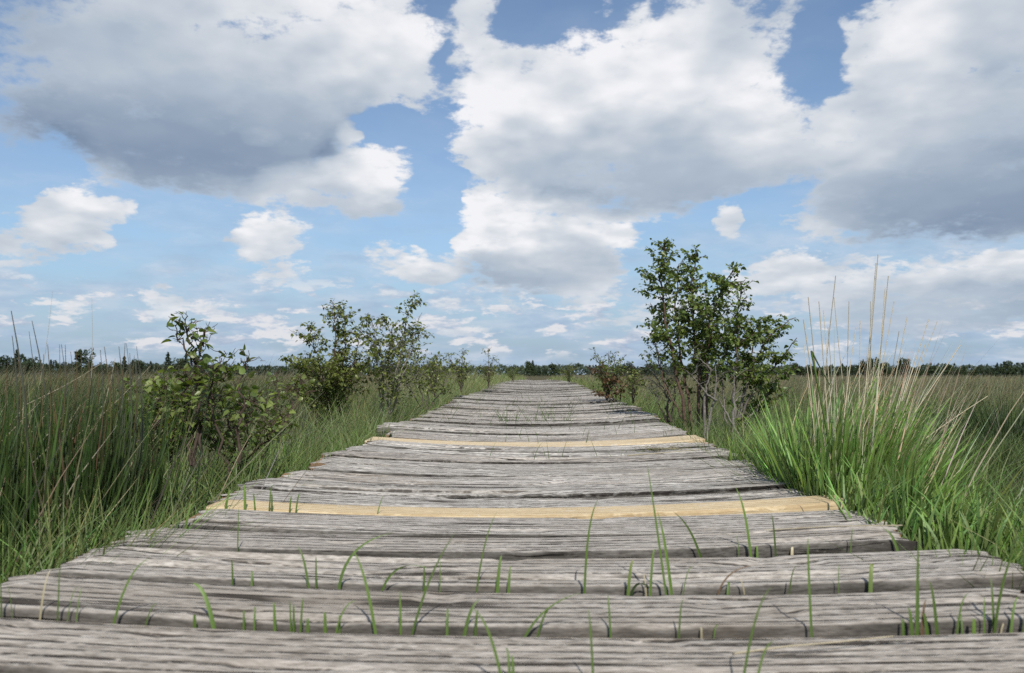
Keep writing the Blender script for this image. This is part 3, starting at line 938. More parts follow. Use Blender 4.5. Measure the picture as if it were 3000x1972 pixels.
def low_tuft(x, y, d, spread, n, hmax, label, col=BRIGHT, wmul=1.0):
    c = at(x, y, d)
    loc = Vector((c.x, c.y, c.z - .03))
    s = Soup()
    cx = np.clip(rng.normal(0, spread[0], n), -1.7 * spread[0], 1.7 * spread[0]); cy = np.clip(rng.normal(0, spread[1], n), -1.7 * spread[1], 1.7 * spread[1])
    xx, yy = c.x + cx, c.y + cy
    ok = xx > board_x(yy) + BW / 2 - .055
    cx, cy, xx, yy = (q[ok] for q in (cx, cy, xx, yy)); n = len(xx)
    base = np.stack([xx, yy, np.full(n, loc.z) + rng.uniform(-.03, .01, n)], 1)
    k = np.hypot(cx / spread[0], cy / spread[1])
    h = hmax * np.clip(1.05 - .22 * k, .35, 1) * rng.uniform(.6, 1.15, n)
    blades(s, base, h, rng.normal(.3, 1.3, n), rng.uniform(0, .35, n), rng.uniform(0, .4, n), rng.uniform(.0044, .0072, n) * wmul, jit(GREEN * .65, n, .25), jit(col * 1.12, n, .28), seg=5, taper=2.0)
    o = s.build('grass_tuft', M_GRASS, loc=loc)
    tag(o, label, 'grass tuft', 'low green tufts along the right edge of the walk')


low_tuft(1745, 1070, 2.05, (.06, .10), 320, .12, 'low bright green tuft filling the notch at plank ends before the birches')
low_tuft(1850, 1130, 1.58, (.06, .09), 340, .16, 'bright green tuft crowding the worn plank ends left of the tall stalks')
low_tuft(2040, 1200, 1.34, (.085, .08), 520, .135, 'dense green tuft at the right end of the nearer yellow plank')
low_tuft(2240, 1250, 1.20, (.085, .09), 420, .115, 'broad green tuft beside the orange cut plank end at lower right')
low_tuft(2375, 1345, 1.02, (.06, .05), 260, .08, 'short green tuft on the plank end at the right picture border', wmul=.9)


# ------------------------------------------------------------------ the rush clump on the left
def tall_stems(n, x0, x1):
    out = []
    for _ in range(n):
        tx, ty = random.uniform(x0, x1), random.uniform(792, 872)
        out.append((tx - random.uniform(-15, 70), 1150, tx, ty, random.uniform(1.25, 1.6), random.uniform(2.6, 4.2), random.choice('rrgg')))
    return out


def rush_clump(cxp, cyp, d, n, spread, hmin, hmax, label, tall):
    c = at(cxp, cyp, d)
    loc = Vector((c.x, c.y, ground_z(c.x, c.y)))
    root = empty('rush_clump', loc)
    tag(root, label, 'rush clump', None)
    s = Soup()
    cx = np.clip(rng.normal(0, spread, n), -1, .19); cy = rng.normal(0, spread * .8, n)
    x, y = c.x + cx, c.y + cy
    ok = x < board_x(y) - BW / 2 - .01
    cx, cy, x, y = (q[ok] for q in (cx, cy, x, y)); n = len(x)
    base = np.stack([x, y, ground_z(x, y) - .02], 1)
    h = rng.uniform(hmin, hmax, n)
    a = rng.normal(.15, 1.5, n)
    rust = rng.random(n) < .06
    tipc = np.where(rust[:, None], jit(RUST, n), jit(lerp(GREEN, DARKG, .70), n, .3))
    blades(s, base, h, a, np.abs(rng.normal(.05, .10, n)), rng.uniform(0, .14, n), rng.uniform(.0030, .0052, n), jit(DARKG * .8, n, .3), tipc, seg=4, taper=3)
    s.build('stem_cluster', M_GRASS, root, loc=loc)['kind'] = 'stuff'
    s = Soup()
    n = len(x) // 26
    base = np.stack([c.x + rng.normal(0, spread, n), c.y + rng.normal(0, spread, n), np.full(n, .12)], 1)
    base = base[base[:, 0] < board_x(base[:, 1]) - BW / 2 - .02]; n = len(base)
    blades(s, base, rng.uniform(hmax * .5, hmax * .92, n), rng.normal(0, .7, n), rng.uniform(.1, .9, n), rng.uniform(0, .2, n), rng.uniform(.002, .0036, n), jit(RUST * 1.3, n), jit(STRAW * .8, n, .3), seg=4, taper=3)
    s.build('dead_stem', M_STRAW, root, loc=loc)['kind'] = 'stuff'
    for (bx, by, tx, ty, dd, wd, cc) in tall:
        p0, p1 = at(bx, by, dd), at(tx, ty, dd)
        p0.x = min(p0.x, float(board_x(p0.y)) - BW / 2 - .03)
        ss = Soup()
        pts = [p0.lerp(p1, t) + Vector((.012 * math.sin(t * math.pi), 0, 0)) for t in np.linspace(0, 1, 7)]
        pts[0].z -= .03
        col0, col1 = {'g': (DARKG * 1.5, np.array([.09, .085, .07])), 'r': (GREEN * .7, RUST), 's': (STRAW * .7, STRAW)}[cc]
        tube(ss, [tuple(p) for p in pts], wd * .00055, wd * .00010, col0, col1, 5)
        ss.build('tall_stem', M_GRASS, root, loc=loc)


rush_clump(10, 1190, 1.36, 2600, .135, .22, .45, 'dense dark green rush clump with reddish tips at the left border', [
    (70, 1200, 23, 722, 1.25, 5.5, 'g'), (125, 1180, 72, 745, 1.3, 4.6, 'g'), (30, 1180, 27, 780, 1.25, 4.4, 'g'), (100, 1180, 110, 800, 1.35, 4.0, 'r'), (150, 1150, 142, 800, 1.4, 3.6, 'g'),
    (140, 1130, 178, 812, 1.4, 3.6, 'r'), (170, 1120, 268, 832, 1.45, 3.4, 's'), (230, 1120, 290, 796, 1.45, 3.8, 'r'), (250, 1100, 312, 826, 1.5, 3.6, 'r'), (80, 1180, 66, 770, 1.35, 3.2, 'g'),
    (185, 1150, 210, 690, 1.5, 1.6, 's'), (40, 1100, 118, 676, 1.45, 1.4, 's'), (120, 1060, 350, 850, 1.5, 3.2, 's'), (235, 1060, 268, 850, 1.5, 3.6, 'r'), (30, 1120, 190, 940, 1.3, 2.8, 's'), (20, 960, 250, 835, 1.5, 2.6, 's')] + tall_stems(34, 10, 330))

# ================================================================== birches and shrubs
def curve_pts(pts, n=14, wob=0.006):
    """smooth polyline through a few points"""
    P_ = np.array([tuple(p) for p in pts], float)
    t = np.linspace(0, len(P_) - 1, n)
    out = np.stack([np.interp(t, np.arange(len(P_)), P_[:, k]) for k in range(3)], 1)
    for _ in range(2):
        out[1:-1] = (out[:-2] + 2 * out[1:-1] + out[2:]) / 4
    out[1:-1] += rng.normal(0, wob, (n - 2, 3))
    return out


UP = np.array([0, 0, 1.0])


def grow(root, loc, stems, leaf_size, leaf_cols, bark0, bark1, name_crown='crown', leaf_mat=None, gap=0.020, droop=.55):
    """stems: dicts with pts, r, and the branching of the stem (from, to = share of the length that carries branches)"""
    lp, la, ln, lsz, lc = [], [], [], [], []

    def put_leaves(pts, dens, start=0.0):
        seg = np.linalg.norm(np.diff(pts, axis=0), axis=1)
        L = seg.sum()
        m = int(L / gap * dens)
        if m <= 0: return
        tt = np.sort(rng.uniform(start, 1.0, m))
        q = tt * (len(pts) - 1)
        pos = np.stack([np.interp(q, np.arange(len(pts)), pts[:, k]) for k in range(3)], 1)
        out = rng.normal(0, 1, (m, 3)); out[:, 2] *= .5
        ax = out / (np.linalg.norm(out, axis=1)[:, None] + 1e-6) - UP * droop * rng.uniform(.2, 1.5, (m, 1))
        pos = pos + out * .006
        lp.append(pos); la.append(ax)
        nr_ = rng.normal(0, .55, (m, 3)); nr_[:, 2] += .8
        ln.append(nr_)
        lsz.append(leaf_size * rng.uniform(.55, 1.15, m))
        k = rng.random((m, 1))
        c = leaf_cols[0] * (1 - k) + leaf_cols[1] * k
        c = c * np.exp(rng.normal(0, .18, (m, 1)))
        lc.append(c)

    for st in stems:
        pts = curve_pts(st['pts'], 18, st.get('wob', .005))
        s = Soup()
        tube(s, pts, st['r'], st['r'] * .25, bark0, bark1, 6)
        L = np.linalg.norm(np.diff(pts, axis=0), axis=1).sum()
        dens = st.get('dens', 1.0)
        nb = int(st.get('nb', 14))
        lo, hi = st.get('span', (.3, 1.0))
        bl = st.get('bl', .16)
        for q in np.sort(rng.uniform(lo, hi, nb)):
            i = q * (len(pts) - 1)
            p = np.array([np.interp(i, np.arange(len(pts)), pts[:, k]) for k in range(3)])
            a = rng.uniform(0, 2 * math.pi)
            rise = rng.uniform(.35, 1.3)
            dr = np.array([math.cos(a), math.sin(a), rise]); dr /= np.linalg.norm(dr)
            prof = math.sin(math.pi * min(1, (q - lo) / (hi - lo + 1e-6) * .72 + .25)) ** .8
            ln_ = bl * prof * rng.uniform(.5, 1.15) + .02
            bend = np.array([math.cos(a), math.sin(a), -.1]) * ln_ * .15
            bp = np.array([p + dr * ln_ * t + bend * t * t for t in np.linspace(0, 1, 6)])
            bp[1:] += rng.normal(0, .003, (5, 3))
            tube(s, bp, max(.0011, st['r'] * .30), .0006, bark1, bark1, 3)
            if dens > 0: put_leaves(bp, dens, .15)
            for _ in range(st.get('sub', 2)):
                t = rng.uniform(.25, .9)
                p2 = bp[0] * (1 - t) + bp[-1] * t
                a2 = a + rng.normal(0, .9)
                d2 = np.array([math.cos(a2), math.sin(a2), rng.uniform(-.1, 1.0)]); d2 /= np.linalg.norm(d2)
                l2 = ln_ * rng.uniform(.25, .6)
                tp = np.array([p2 + d2 * l2 * u for u in np.linspace(0, 1, 4)])
                tube(s, tp, .0009, .0005, bark1, bark1, 3)
                if dens > 0: put_leaves(tp, dens * 1.1)
        if dens > 0:
            k0 = int(18 * max(lo, .25))
            put_leaves(pts[k0:], dens * .9)
        s.build(st.get('name', 'trunk'), M_BARK, root, smooth=True, loc=loc)
    if lp:
        s = Soup()
        leaves(s, np.concatenate(lp), np.concatenate(la), np.concatenate(ln), np.concatenate(lsz), np.concatenate(lc))
        s.build(name_crown, leaf_mat or M_LEAF, root, loc=loc)


def plant(name, base, label, cat, stems, group=None, **kw):
    loc = Vector(base)
    root = empty(name, loc)
    tag(root, label, cat, group)
    grow(root, loc, stems, **kw)
    return root


def path(d, *xy, dd=0.0):
    n = len(xy)
    return [at(x, y, d + dd * i / max(n - 1, 1)) for i, (x, y) in enumerate(xy)]


BK_GREY = np.array([.26, .235, .20]); BK_BROWN = np.array([.075, .045, .03]); BK_DARK = np.array([.05, .035, .025])
LF = (np.array([.064, .112, .024]), np.array([.185, .235, .058]))
LF_L = (np.array([.085, .135, .030]), np.array([.20, .245, .065]))
LF_M = (np.array([.085, .125, .026]), np.array([.210, .235, .062]))
LF_RUST = (np.array([.09, .055, .028]), np.array([.20, .115, .055]))

# the tall birch on the right
d = 3.75
plant('birch_tree', at(1600, 1010, d), 'tallest young birch, dark glossy leaves, right of the boardwalk', 'birch tree', [
    dict(pts=path(d, (1600, 1020), (1572, 880), (1548, 760), (1536, 650), (1546, 556)), r=.0085, nb=50, span=(.28, 1), bl=0.102, sub=3),
    dict(pts=path(d, (1625, 1020), (1622, 880), (1612, 760), (1604, 660), (1622, 582), dd=.15), r=.008, nb=58, span=(.25, 1), bl=0.111, sub=3),
    dict(pts=path(d, (1640, 1020), (1642, 870), (1650, 760), (1668, 690), (1708, 620), dd=-.12), r=.0075, nb=46, span=(.25, 1), bl=0.102, sub=3),
    dict(pts=path(d, (1610, 1010), (1590, 880), (1575, 780), (1570, 680), (1580, 612), dd=.2), r=.007, nb=42, span=(.25, 1), bl=0.098, sub=3),
    dict(pts=path(d, (1600, 1000), (1545, 900), (1528, 830), (1515, 745), dd=.1), r=.005, nb=18, span=(.3, 1), bl=0.074, dens=.55),
    dict(pts=path(d, (1640, 1010), (1625, 900), (1640, 800), (1655, 720), dd=.25), r=.006, nb=35, span=(.2, 1), bl=0.107, sub=3),
], leaf_size=.0225, gap=.0105, leaf_cols=LF, bark0=BK_BROWN * 1.3, bark1=BK_BROWN)
# its neighbour
d = 3.45
plant('birch_tree', at(1700, 1015, d), 'shorter spreading birch right of the tall one, branches reaching right', 'birch tree', [
    dict(pts=path(d, (1700, 1020), (1705, 880), (1716, 760), (1722, 655)), r=.0075, nb=38, span=(.3, 1), bl=0.086, sub=3),
    dict(pts=path(d, (1702, 1020), (1735, 890), (1768, 810), (1800, 762), (1850, 738), dd=.1), r=.006, nb=23, span=(.3, 1), bl=0.066, sub=2),
    dict(pts=path(d, (1705, 1010), (1742, 910), (1795, 856), (1852, 785), dd=-.1), r=.006, nb=23, span=(.3, 1), bl=0.070, sub=2),
    dict(pts=path(d, (1690, 1010), (1676, 900), (1680, 830), (1692, 790), dd=.15), r=.005, nb=20, span=(.3, 1), bl=0.070, sub=2),
    dict(pts=path(d, (1705, 1010), (1735, 870), (1752, 800), (1765, 745), dd=.2), r=.006, nb=31, span=(.25, 1), bl=0.090, sub=3),
    dict(pts=path(d, (1710, 1010), (1770, 930), (1800, 890), (1830, 868), dd=.1), r=.005, nb=15, span=(.3, 1), bl=0.075, sub=2),
    dict(pts=path(d, (1700, 1010), (1740, 980), (1775, 930), (1790, 900), dd=.2), r=.004, nb=20, span=(.1, 1), bl=0.098, sub=2),
], leaf_size=.022, gap=.0105, leaf_cols=LF, bark0=BK_GREY * .6, bark1=BK_BROWN)
# pale bare stems in front of the birches
d = 3.05
plant('bare_birch', at(1638, 1018, d), 'grey leafless birch stems in front of the tall birch', 'bare birch', [
    dict(pts=path(d, (1636, 1022), (1634, 950), (1640, 900), (1652, 855)), r=.0068, nb=3, span=(.5, 1), bl=.10, dens=0, wob=.0016, sub=1),
    dict(pts=path(d, (1640, 1020), (1650, 960), (1664, 900), (1662, 850), dd=.05), r=.006, nb=3, span=(.5, 1), bl=.10, dens=0, wob=.0016, sub=1),
    dict(pts=path(d, (1664, 930), (1640, 915), (1618, 885), (1595, 862), dd=-.03), r=.005, nb=4, span=(.4, 1), bl=.10, dens=.15, wob=.0016, sub=1, name='limb'),
    dict(pts=path(d, (1652, 860), (1628, 835), (1610, 828)), r=.003, nb=4, span=(.4, 1), bl=.06, dens=0, wob=.0016, sub=1, name='limb'),
], leaf_size=.03, leaf_cols=LF_M, bark0=BK_GREY * .62, bark1=BK_GREY * .5)
plant('bare_birch', at(1715, 1020, d), 'thin grey upright stem with a fallen grey stick leaning against it', 'bare birch', [
    dict(pts=path(d, (1700, 1022), (1702, 960), (1705, 900), (1704, 850)), r=.006, nb=5, span=(.4, 1), bl=.07, dens=0, wob=.0016, sub=1),
    dict(pts=path(d, (1722, 1024), (1700, 985), (1678, 945), (1664, 915)), r=.0055, nb=2, span=(.4, 1), bl=.05, dens=0, wob=.0016, sub=0, name='stick'),
    dict(pts=path(d, (1703, 935), (1716, 922), (1735, 918)), r=.003, nb=2, span=(.4, 1), bl=.04, dens=0, wob=.0016, sub=0, name='limb'),
], leaf_size=.03, leaf_cols=LF_M, bark0=BK_GREY * .75, bark1=BK_GREY * .6)
# half bare shrub left of the birches
d = 3.9
plant('twiggy_shrub', at(1552, 975, d), 'thin twiggy shrub, nearly bare, left of the tall birch', 'shrub', [
    dict(pts=path(d, (1552, 980), (1548, 930), (1535, 890), (1500, 838)), r=.006, nb=16, span=(.3, 1), bl=.10, dens=.18),
    dict(pts=path(d, (1556, 980), (1552, 920), (1540, 860), (1522, 800)), r=.005, nb=16, span=(.3, 1), bl=.10, dens=.22),
    dict(pts=path(d, (1560, 980), (1570, 900), (1565, 850)), r=.004, nb=10, span=(.3, 1), bl=.10, dens=.2),
    dict(pts=path(d, (1548, 980), (1525, 925), (1505, 900)), r=.004, nb=10, span=(.3, 1), bl=.10, dens=.3),
], leaf_size=.021, leaf_cols=LF_M, bark0=BK_DARK * 1.4, bark1=BK_GREY * .7)

# left bush: two multi-stemmed birches
d = 4.0
plant('birch_bush', at(775, 985, d), 'leafy multi-stemmed birch bush, the left half of the pair left of the boardwalk', 'birch bush', [
    dict(pts=path(d, (775, 990), (785, 870), (778, 780), (770, 700)), r=.006, nb=44, span=(.25, 1), bl=.085, sub=2, dens=.8),
    dict(pts=path(d, (778, 990), (795, 880), (802, 790), (798, 708), dd=.1), r=.006, nb=36, span=(.25, 1), bl=.07, sub=2, dens=.8),
    dict(pts=path(d, (770, 990), (755, 890), (735, 820), (716, 755), dd=-.1), r=.005, nb=36, span=(.2, 1), bl=.10, sub=2, dens=.75),
    dict(pts=path(d, (770, 990), (740, 910), (705, 860), (668, 835), dd=.1), r=.005, nb=34, span=(.2, 1), bl=.10, sub=2, dens=.8),
    dict(pts=path(d, (780, 990), (815, 900), (826, 830), (838, 765), dd=.1), r=.005, nb=34, span=(.2, 1), bl=.09, sub=2, dens=.75),
    dict(pts=path(d, (775, 990), (760, 930), (745, 890), (740, 830), dd=-.25), r=.005, nb=44, span=(.1, 1), bl=.12, sub=2, dens=.85),
    dict(pts=path(d, (780, 990), (800, 930), (806, 880), (795, 830), dd=-.2), r=.005, nb=40, span=(.1, 1), bl=.12, sub=2, dens=.8),
    dict(pts=path(d, (770, 990), (720, 940), (700, 910), (680, 880), dd=-.2), r=.004, nb=30, span=(.1, 1), bl=.10, sub=2, dens=.8),
], leaf_size=.0205, gap=.0115, leaf_cols=LF_M, bark0=BK_DARK * 1.3, bark1=BK_BROWN)
d = 3.95
plant('birch_bush', at(895, 975, d), 'sparser birch bush with bare grey twigs, the half nearer the boardwalk', 'birch bush', [
    dict(pts=path(d, (900, 980), (918, 880), (930, 790), (958, 688)), r=.006, nb=30, span=(.5, 1), bl=.075, sub=2, dens=.85),
    dict(pts=path(d, (895, 980), (905, 870), (908, 800), (893, 738), dd=.1), r=.007, nb=24, span=(.35, 1), bl=.09, sub=2, dens=.7),
    dict(pts=path(d, (890, 980), (880, 880), (868, 800), (848, 740), dd=-.1), r=.005, nb=30, span=(.3, 1), bl=.09, sub=2, dens=.7),
    dict(pts=path(d, (905, 980), (935, 880), (955, 815), (978, 762), dd=.1), r=.005, nb=30, span=(.3, 1), bl=.09, sub=2, dens=.55),
    dict(pts=path(d, (900, 980), (925, 890), (950, 810), (980, 726)), r=.004, nb=4, span=(.5, 1), bl=.04, sub=0, dens=0),
    dict(pts=path(d, (895, 980), (890, 860), (876, 790), (858, 738)), r=.004, nb=4, span=(.5, 1), bl=.05, sub=1, dens=0),
    dict(pts=path(d, (890, 980), (885, 900), (890, 840), (880, 800), dd=-.2), r=.005, nb=30, span=(.15, 1), bl=.11, sub=2, dens=.55),
    dict(pts=path(d, (905, 985), (925, 920), (925, 860), (935, 800), dd=-.2), r=.004, nb=30, span=(.1, 1), bl=.11, sub=2, dens=.45),
], leaf_size=.0205, gap=.0115, leaf_cols=LF_M, bark0=BK_GREY * .9, bark1=BK_GREY * .55)

# the near sapling with light leaves, left
d = 2.0
plant('leafy_sapling', at(470, 1085, d), 'near sapling with bare leaning tips and broad yellow-green leaves, left', 'sapling', [
    dict(pts=path(d, (458, 1085), (460, 960), (455, 860), (440, 790), (428, 744)), r=.0055, nb=10, span=(.35, 1), bl=.045, sub=1, dens=.75),
    dict(pts=path(d, (460, 900), (462, 840), (472, 790), (482, 770)), r=.004, nb=10, span=(.3, 1), bl=.04, sub=1, dens=.8),
    dict(pts=path(d, (446, 850), (428, 800), (412, 775), (398, 748)), r=.003, nb=8, span=(.3, 1), bl=.03, sub=1, dens=.95),
    dict(pts=path(d, (560, 1075), (562, 960), (560, 880), (574, 826)), r=.0045, nb=16, span=(.2, 1), bl=.05, sub=1, dens=.75),
    dict(pts=path(d, (535, 1100), (505, 980), (490, 900), (510, 840), (520, 815)), r=.004, nb=16, span=(.3, 1), bl=.06, sub=1, dens=.9),
    dict(pts=path(d, (470, 1080), (475, 980), (495, 900), (540, 860)), r=.004, nb=18, span=(.2, 1), bl=.07, sub=1, dens=.9),
    dict(pts=path(d, (450, 1080), (440, 990), (430, 920), (436, 870)), r=.004, nb=20, span=(.2, 1), bl=.07, sub=1, dens=.95),
], leaf_size=.025, leaf_cols=LF_L, bark0=BK_DARK * 1.2, bark1=BK_BROWN * .9, gap=.024, droop=.2)
plant('leafy_sapling', at(380, 1060, 2.1), 'low spreading thicket of broad yellow-green leaves beside the near sapling', 'sapling', [
    dict(pts=path(2.1, (400, 1070), (370, 990), (340, 940), (310, 895)), r=.004, nb=26, span=(.1, 1), bl=.09, sub=2, dens=1.1),
    dict(pts=path(2.1, (400, 1070), (400, 980), (390, 930), (380, 890), dd=.1), r=.004, nb=26, span=(.1, 1), bl=.09, sub=2, dens=1.1),
    dict(pts=path(2.05, (410, 1070), (350, 1010), (310, 990), (270, 965), dd=-.1), r=.004, nb=26, span=(.1, 1), bl=.09, sub=2, dens=1.05),
    dict(pts=path(2.2, (420, 1070), (425, 1000), (410, 950), (430, 900), dd=.1), r=.004, nb=26, span=(.1, 1), bl=.09, sub=2, dens=1.05),
    dict(pts=path(2.1, (410, 1075), (380, 1040), (350, 1030), (300, 1030), dd=-.2), r=.004, nb=22, span=(.1, 1), bl=.08, sub=2, dens=1.05),
], leaf_size=.025, leaf_cols=LF_L, bark0=BK_DARK, bark1=BK_BROWN, gap=.024, droop=.25)
plant('leafy_sapling', at(545, 1070, 2.15), 'bushy light green sapling just right of the near bare-tipped one', 'sapling', [
    dict(pts=path(2.15, (560, 1085), (545, 1000), (520, 950), (500, 905)), r=.004, nb=24, span=(.1, 1), bl=.08, sub=2, dens=.8),
    dict(pts=path(2.15, (560, 1085), (580, 1010), (590, 950), (600, 905), dd=.1), r=.004, nb=24, span=(.1, 1), bl=.08, sub=2, dens=.8),
    dict(pts=path(2.1, (555, 1090), (600, 1040), (630, 1010), (650, 985), dd=-.1), r=.003, nb=20, span=(.1, 1), bl=.07, sub=2, dens=.8),
    dict(pts=path(2.1, (550, 1085), (500, 1030), (480, 1000), (450, 985), dd=-.1), r=.003, nb=22, span=(.1, 1), bl=.07, sub=2, dens=.8),
], leaf_size=.0235, leaf_cols=LF_L, bark0=BK_DARK, bark1=BK_BROWN, gap=.022, droop=.25)
plant('leafy_sapling', at(640, 1000, 2.6), 'small light green sapling between the near one and the birch bushes', 'sapling', [
    dict(pts=path(2.6, (620, 1080), (640, 980), (650, 920), (640, 868)), r=.004, nb=14, span=(.2, 1), bl=.07, sub=1, dens=.6),
    dict(pts=path(2.6, (640, 1090), (660, 990), (690, 930), (700, 890), dd=.1), r=.004, nb=18, span=(.2, 1), bl=.08, sub=1, dens=.5),
    dict(pts=path(2.5, (600, 1090), (620, 1020), (640, 990), (660, 960), dd=.1), r=.003, nb=16, span=(.2, 1), bl=.08, sub=1, dens=.6),
], leaf_size=.0235, leaf_cols=LF_L, bark0=BK_DARK, bark1=BK_BROWN, gap=.024, droop=.25)

plant('birch_bush', at(985, 940, 4.6), 'low wispy birch bush trailing from the sparse bush towards the walk edge', 'birch bush', [
    dict(pts=path(4.6, (985, 950), (975, 890), (965, 840), (960, 790)), r=.004, nb=26, span=(.15, 1), bl=.09, sub=2, dens=.6),
    dict(pts=path(4.6, (990, 950), (1000, 900), (1010, 860), (1016, 826), dd=.1), r=.004, nb=24, span=(.15, 1), bl=.09, sub=2, dens=.6),
    dict(pts=path(4.7, (980, 950), (950, 900), (935, 860), (930, 820), dd=.1), r=.004, nb=28, span=(.15, 1), bl=.10, sub=2, dens=.6),
    dict(pts=path(4.7, (995, 950), (1025, 910), (1040, 880), (1050, 850), dd=.2), r=.004, nb=22, span=(.15, 1), bl=.09, sub=2, dens=.55),
], leaf_size=.020, gap=.012, leaf_cols=LF_M, bark0=BK_DARK * 1.3, bark1=BK_GREY * .5)
# smaller shrubs farther along
for (x0, y0, d, lab, tips, cols) in [
    (1010, 915, 5.2, 'low birch shrub at the walk edge just past the sparse bush', [(1008, 830), (1020, 842), (990, 850), (1000, 870)], LF_M),
    (1072, 905, 5.9, 'small birch shrub with three leaning leafy tips, left of the walk', [(1040, 822), (1062, 838), (1075, 815), (1090, 850)], LF_M),
    (1135, 895, 7.6, 'slim upright birch seedling near the far left edge of the walk', [(1135, 810), (1145, 830), (1125, 845)], LF_M),
    (1192, 884, 13.5, 'dark small bush left of where the walk fades out', [(1180, 858), (1192, 852), (1203, 860), (1187, 862)], LF),
    (1410, 925, 5.4, 'dark leafy shrub right of the walk behind the brown dead leaves', [(1378, 806), (1390, 830), (1415, 816), (1432, 820), (1448, 830), (1402, 845), (1425, 850), (1440, 852)], LF),
    (1322, 886, 13.0, 'small upright shrub on the right near the far end of the walk', [(1316, 850), (1322, 846), (1330, 858), (1310, 864)], LF_M),
    (1470, 930, 5.0, 'low green shrub between the brown dead leaves and the twiggy shrub', [(1455, 860), (1475, 850), (1488, 870), (1465, 880)], LF_M),
]:
    sc_ = d / 1877
    plant('birch_shrub', at(x0, y0, d), lab, 'shrub', [
        dict(pts=path(d, (x0, y0 + 6), (x0 * .6 + tx * .4, y0 * .5 + ty * .5), (tx, ty), dd=random.uniform(-.2, .2)), r=.0045, nb=14, span=(.2, 1), bl=22 * sc_, sub=2, dens=.55, wob=.003) for tx, ty in tips],
        leaf_size=.020, gap=.0125, leaf_cols=cols, bark0=BK_DARK, bark1=BK_BROWN)
d = 5.3
plant('dead_shrub', at(1420, 935, d), 'withered shrub with rust-brown dead leaves at the right edge of the walk', 'dead shrub', [
    dict(pts=path(d, (1432, 940), (1415, 900), (1395, 870), (1368, 858)), r=.004, nb=14, span=(.3, 1), bl=.07, sub=2, dens=.5),
    dict(pts=path(d, (1432, 940), (1430, 905), (1420, 875)), r=.004, nb=9, span=(.2, 1), bl=.09, sub=2, dens=.6),
    dict(pts=path(d, (1436, 940), (1445, 905), (1440, 880)), r=.004, nb=9, span=(.2, 1), bl=.10, sub=2, dens=.6),
    dict(pts=path(d, (1430, 940), (1405, 920), (1385, 915)), r=.004, nb=14, span=(.2, 1), bl=.07, sub=2, dens=.6),
], leaf_size=.024, gap=.014, leaf_cols=LF_RUST, bark0=BK_BROWN, bark1=BK_BROWN)

# dark hummocks out in the open field
def hummock(x, y, d, w_, h_, label, c):
    p = at(x, y, d)
    loc = Vector((p.x, p.y, float(ground_z(p.x, p.y))))
    s = Soup()
    n = 900
    cx, cy = rng.normal(0, w_, n), rng.normal(0, w_, n)
    k = np.hypot(cx, cy) / w_
    base = np.stack([p.x + cx, p.y + cy, np.full(n, loc.z)], 1)
    hh = h_ * np.clip(1.1 - .3 * k, .3, 1) * rng.uniform(.6, 1.1, n)
    blades(s, base, hh, np.arctan2(cy, cx), .15 + .25 * k, rng.uniform(0, .4, n), np.maximum(.0035, .0009 * d), jit(DARKG * .7, n), jit(c, n, .3), seg=3)
    tag(s.build('rush_hummock', M_GRASS, loc=loc), label, 'rush hummock', 'dark rush hummocks in the open field')
hummock(2335, 930, 5.6, .30, .46, 'dark rush hummock in the right field at the picture border', DARKG * 1.3)
hummock(2215, 965, 5.0, .22, .30, 'small dark rush hummock right of the tall pale stalks', DARKG * 1.5)
hummock(60, 905, 4.6, .40, .46, 'dark rush hummock behind the rush clump at the left border', DARKG * 1.4)
hummock(330, 920, 4.8, .35, .42, 'dark rush hummock behind the leafy thicket on the left', DARKG * 1.5)
hummock(600, 900, 6.5, .35, .40, 'dark rush hummock behind the small sapling on the left', DARKG * 1.5)

# ================================================================== trees on the far side of the bog
def far_tree_meshes(kind, seed):
    r = np.random.default_rng(seed)
    s = Soup()
    H = 1.0
    if kind == 'conifer':
        n = 800
        t = r.random(n) ** .8
        rad = (.30 * (1 - t) ** .9 + .015) * (0.8 + .35 * np.sin(t * 40 + seed)) * np.sqrt(r.uniform(.25, 1, n))
        a = r.uniform(0, 2 * math.pi, n)
        pos = np.stack([rad * np.cos(a), rad * np.sin(a), .06 + .94 * t], 1)
        size = r.uniform(.05, .10, n) * (1.1 - .6 * t)
        c = np.array([.034, .052, .028])
    else:
        nc = 9
        cen = np.stack([r.normal(0, .20, nc), r.normal(0, .20, nc), r.uniform(.30, .84, nc)], 1)
        cr = r.uniform(.10, .22, nc)
        n = 900
        i = r.integers(0, nc, n)
        v = r.normal(0, 1, (n, 3)); v /= np.linalg.norm(v, axis=1)[:, None]
        pos = cen[i] + v * (cr[i] * r.uniform(.5, 1.08, n))[:, None]
        pos = np.vstack([pos, np.stack([r.normal(0, .24, 160), r.normal(0, .24, 160), r.uniform(.02, .4, 160)], 1)])
        n = len(pos)
        size = r.uniform(.05, .095, n)
        c = np.array([.048, .068, .030]) if kind == 'broadleaf' else np.array([.040, .060, .030])
    ax = r.normal(0, 1, (n, 3)); nr_ = r.normal(0, 1, (n, 3)); nr_[:, 2] += .6
    leaves(s, pos, ax, nr_, size, c[None] * np.exp(r.normal(0, .25, (n, 1))) * np.exp(r.normal(0, .06, (n, 3))))
    ts = Soup()
    tube(ts, [(0, 0, -.05), (.01, 0, .4), (0, 0.01, .86)], .022, .006, BK_DARK, BK_DARK, 5)
    return s, ts


protos = {}
for kind in ('conifer', 'broadleaf', 'oak'):
    for v in range(3):
        protos[(kind, v)] = far_tree_meshes(kind, 10 + v + 40 * len(protos))
made = {}


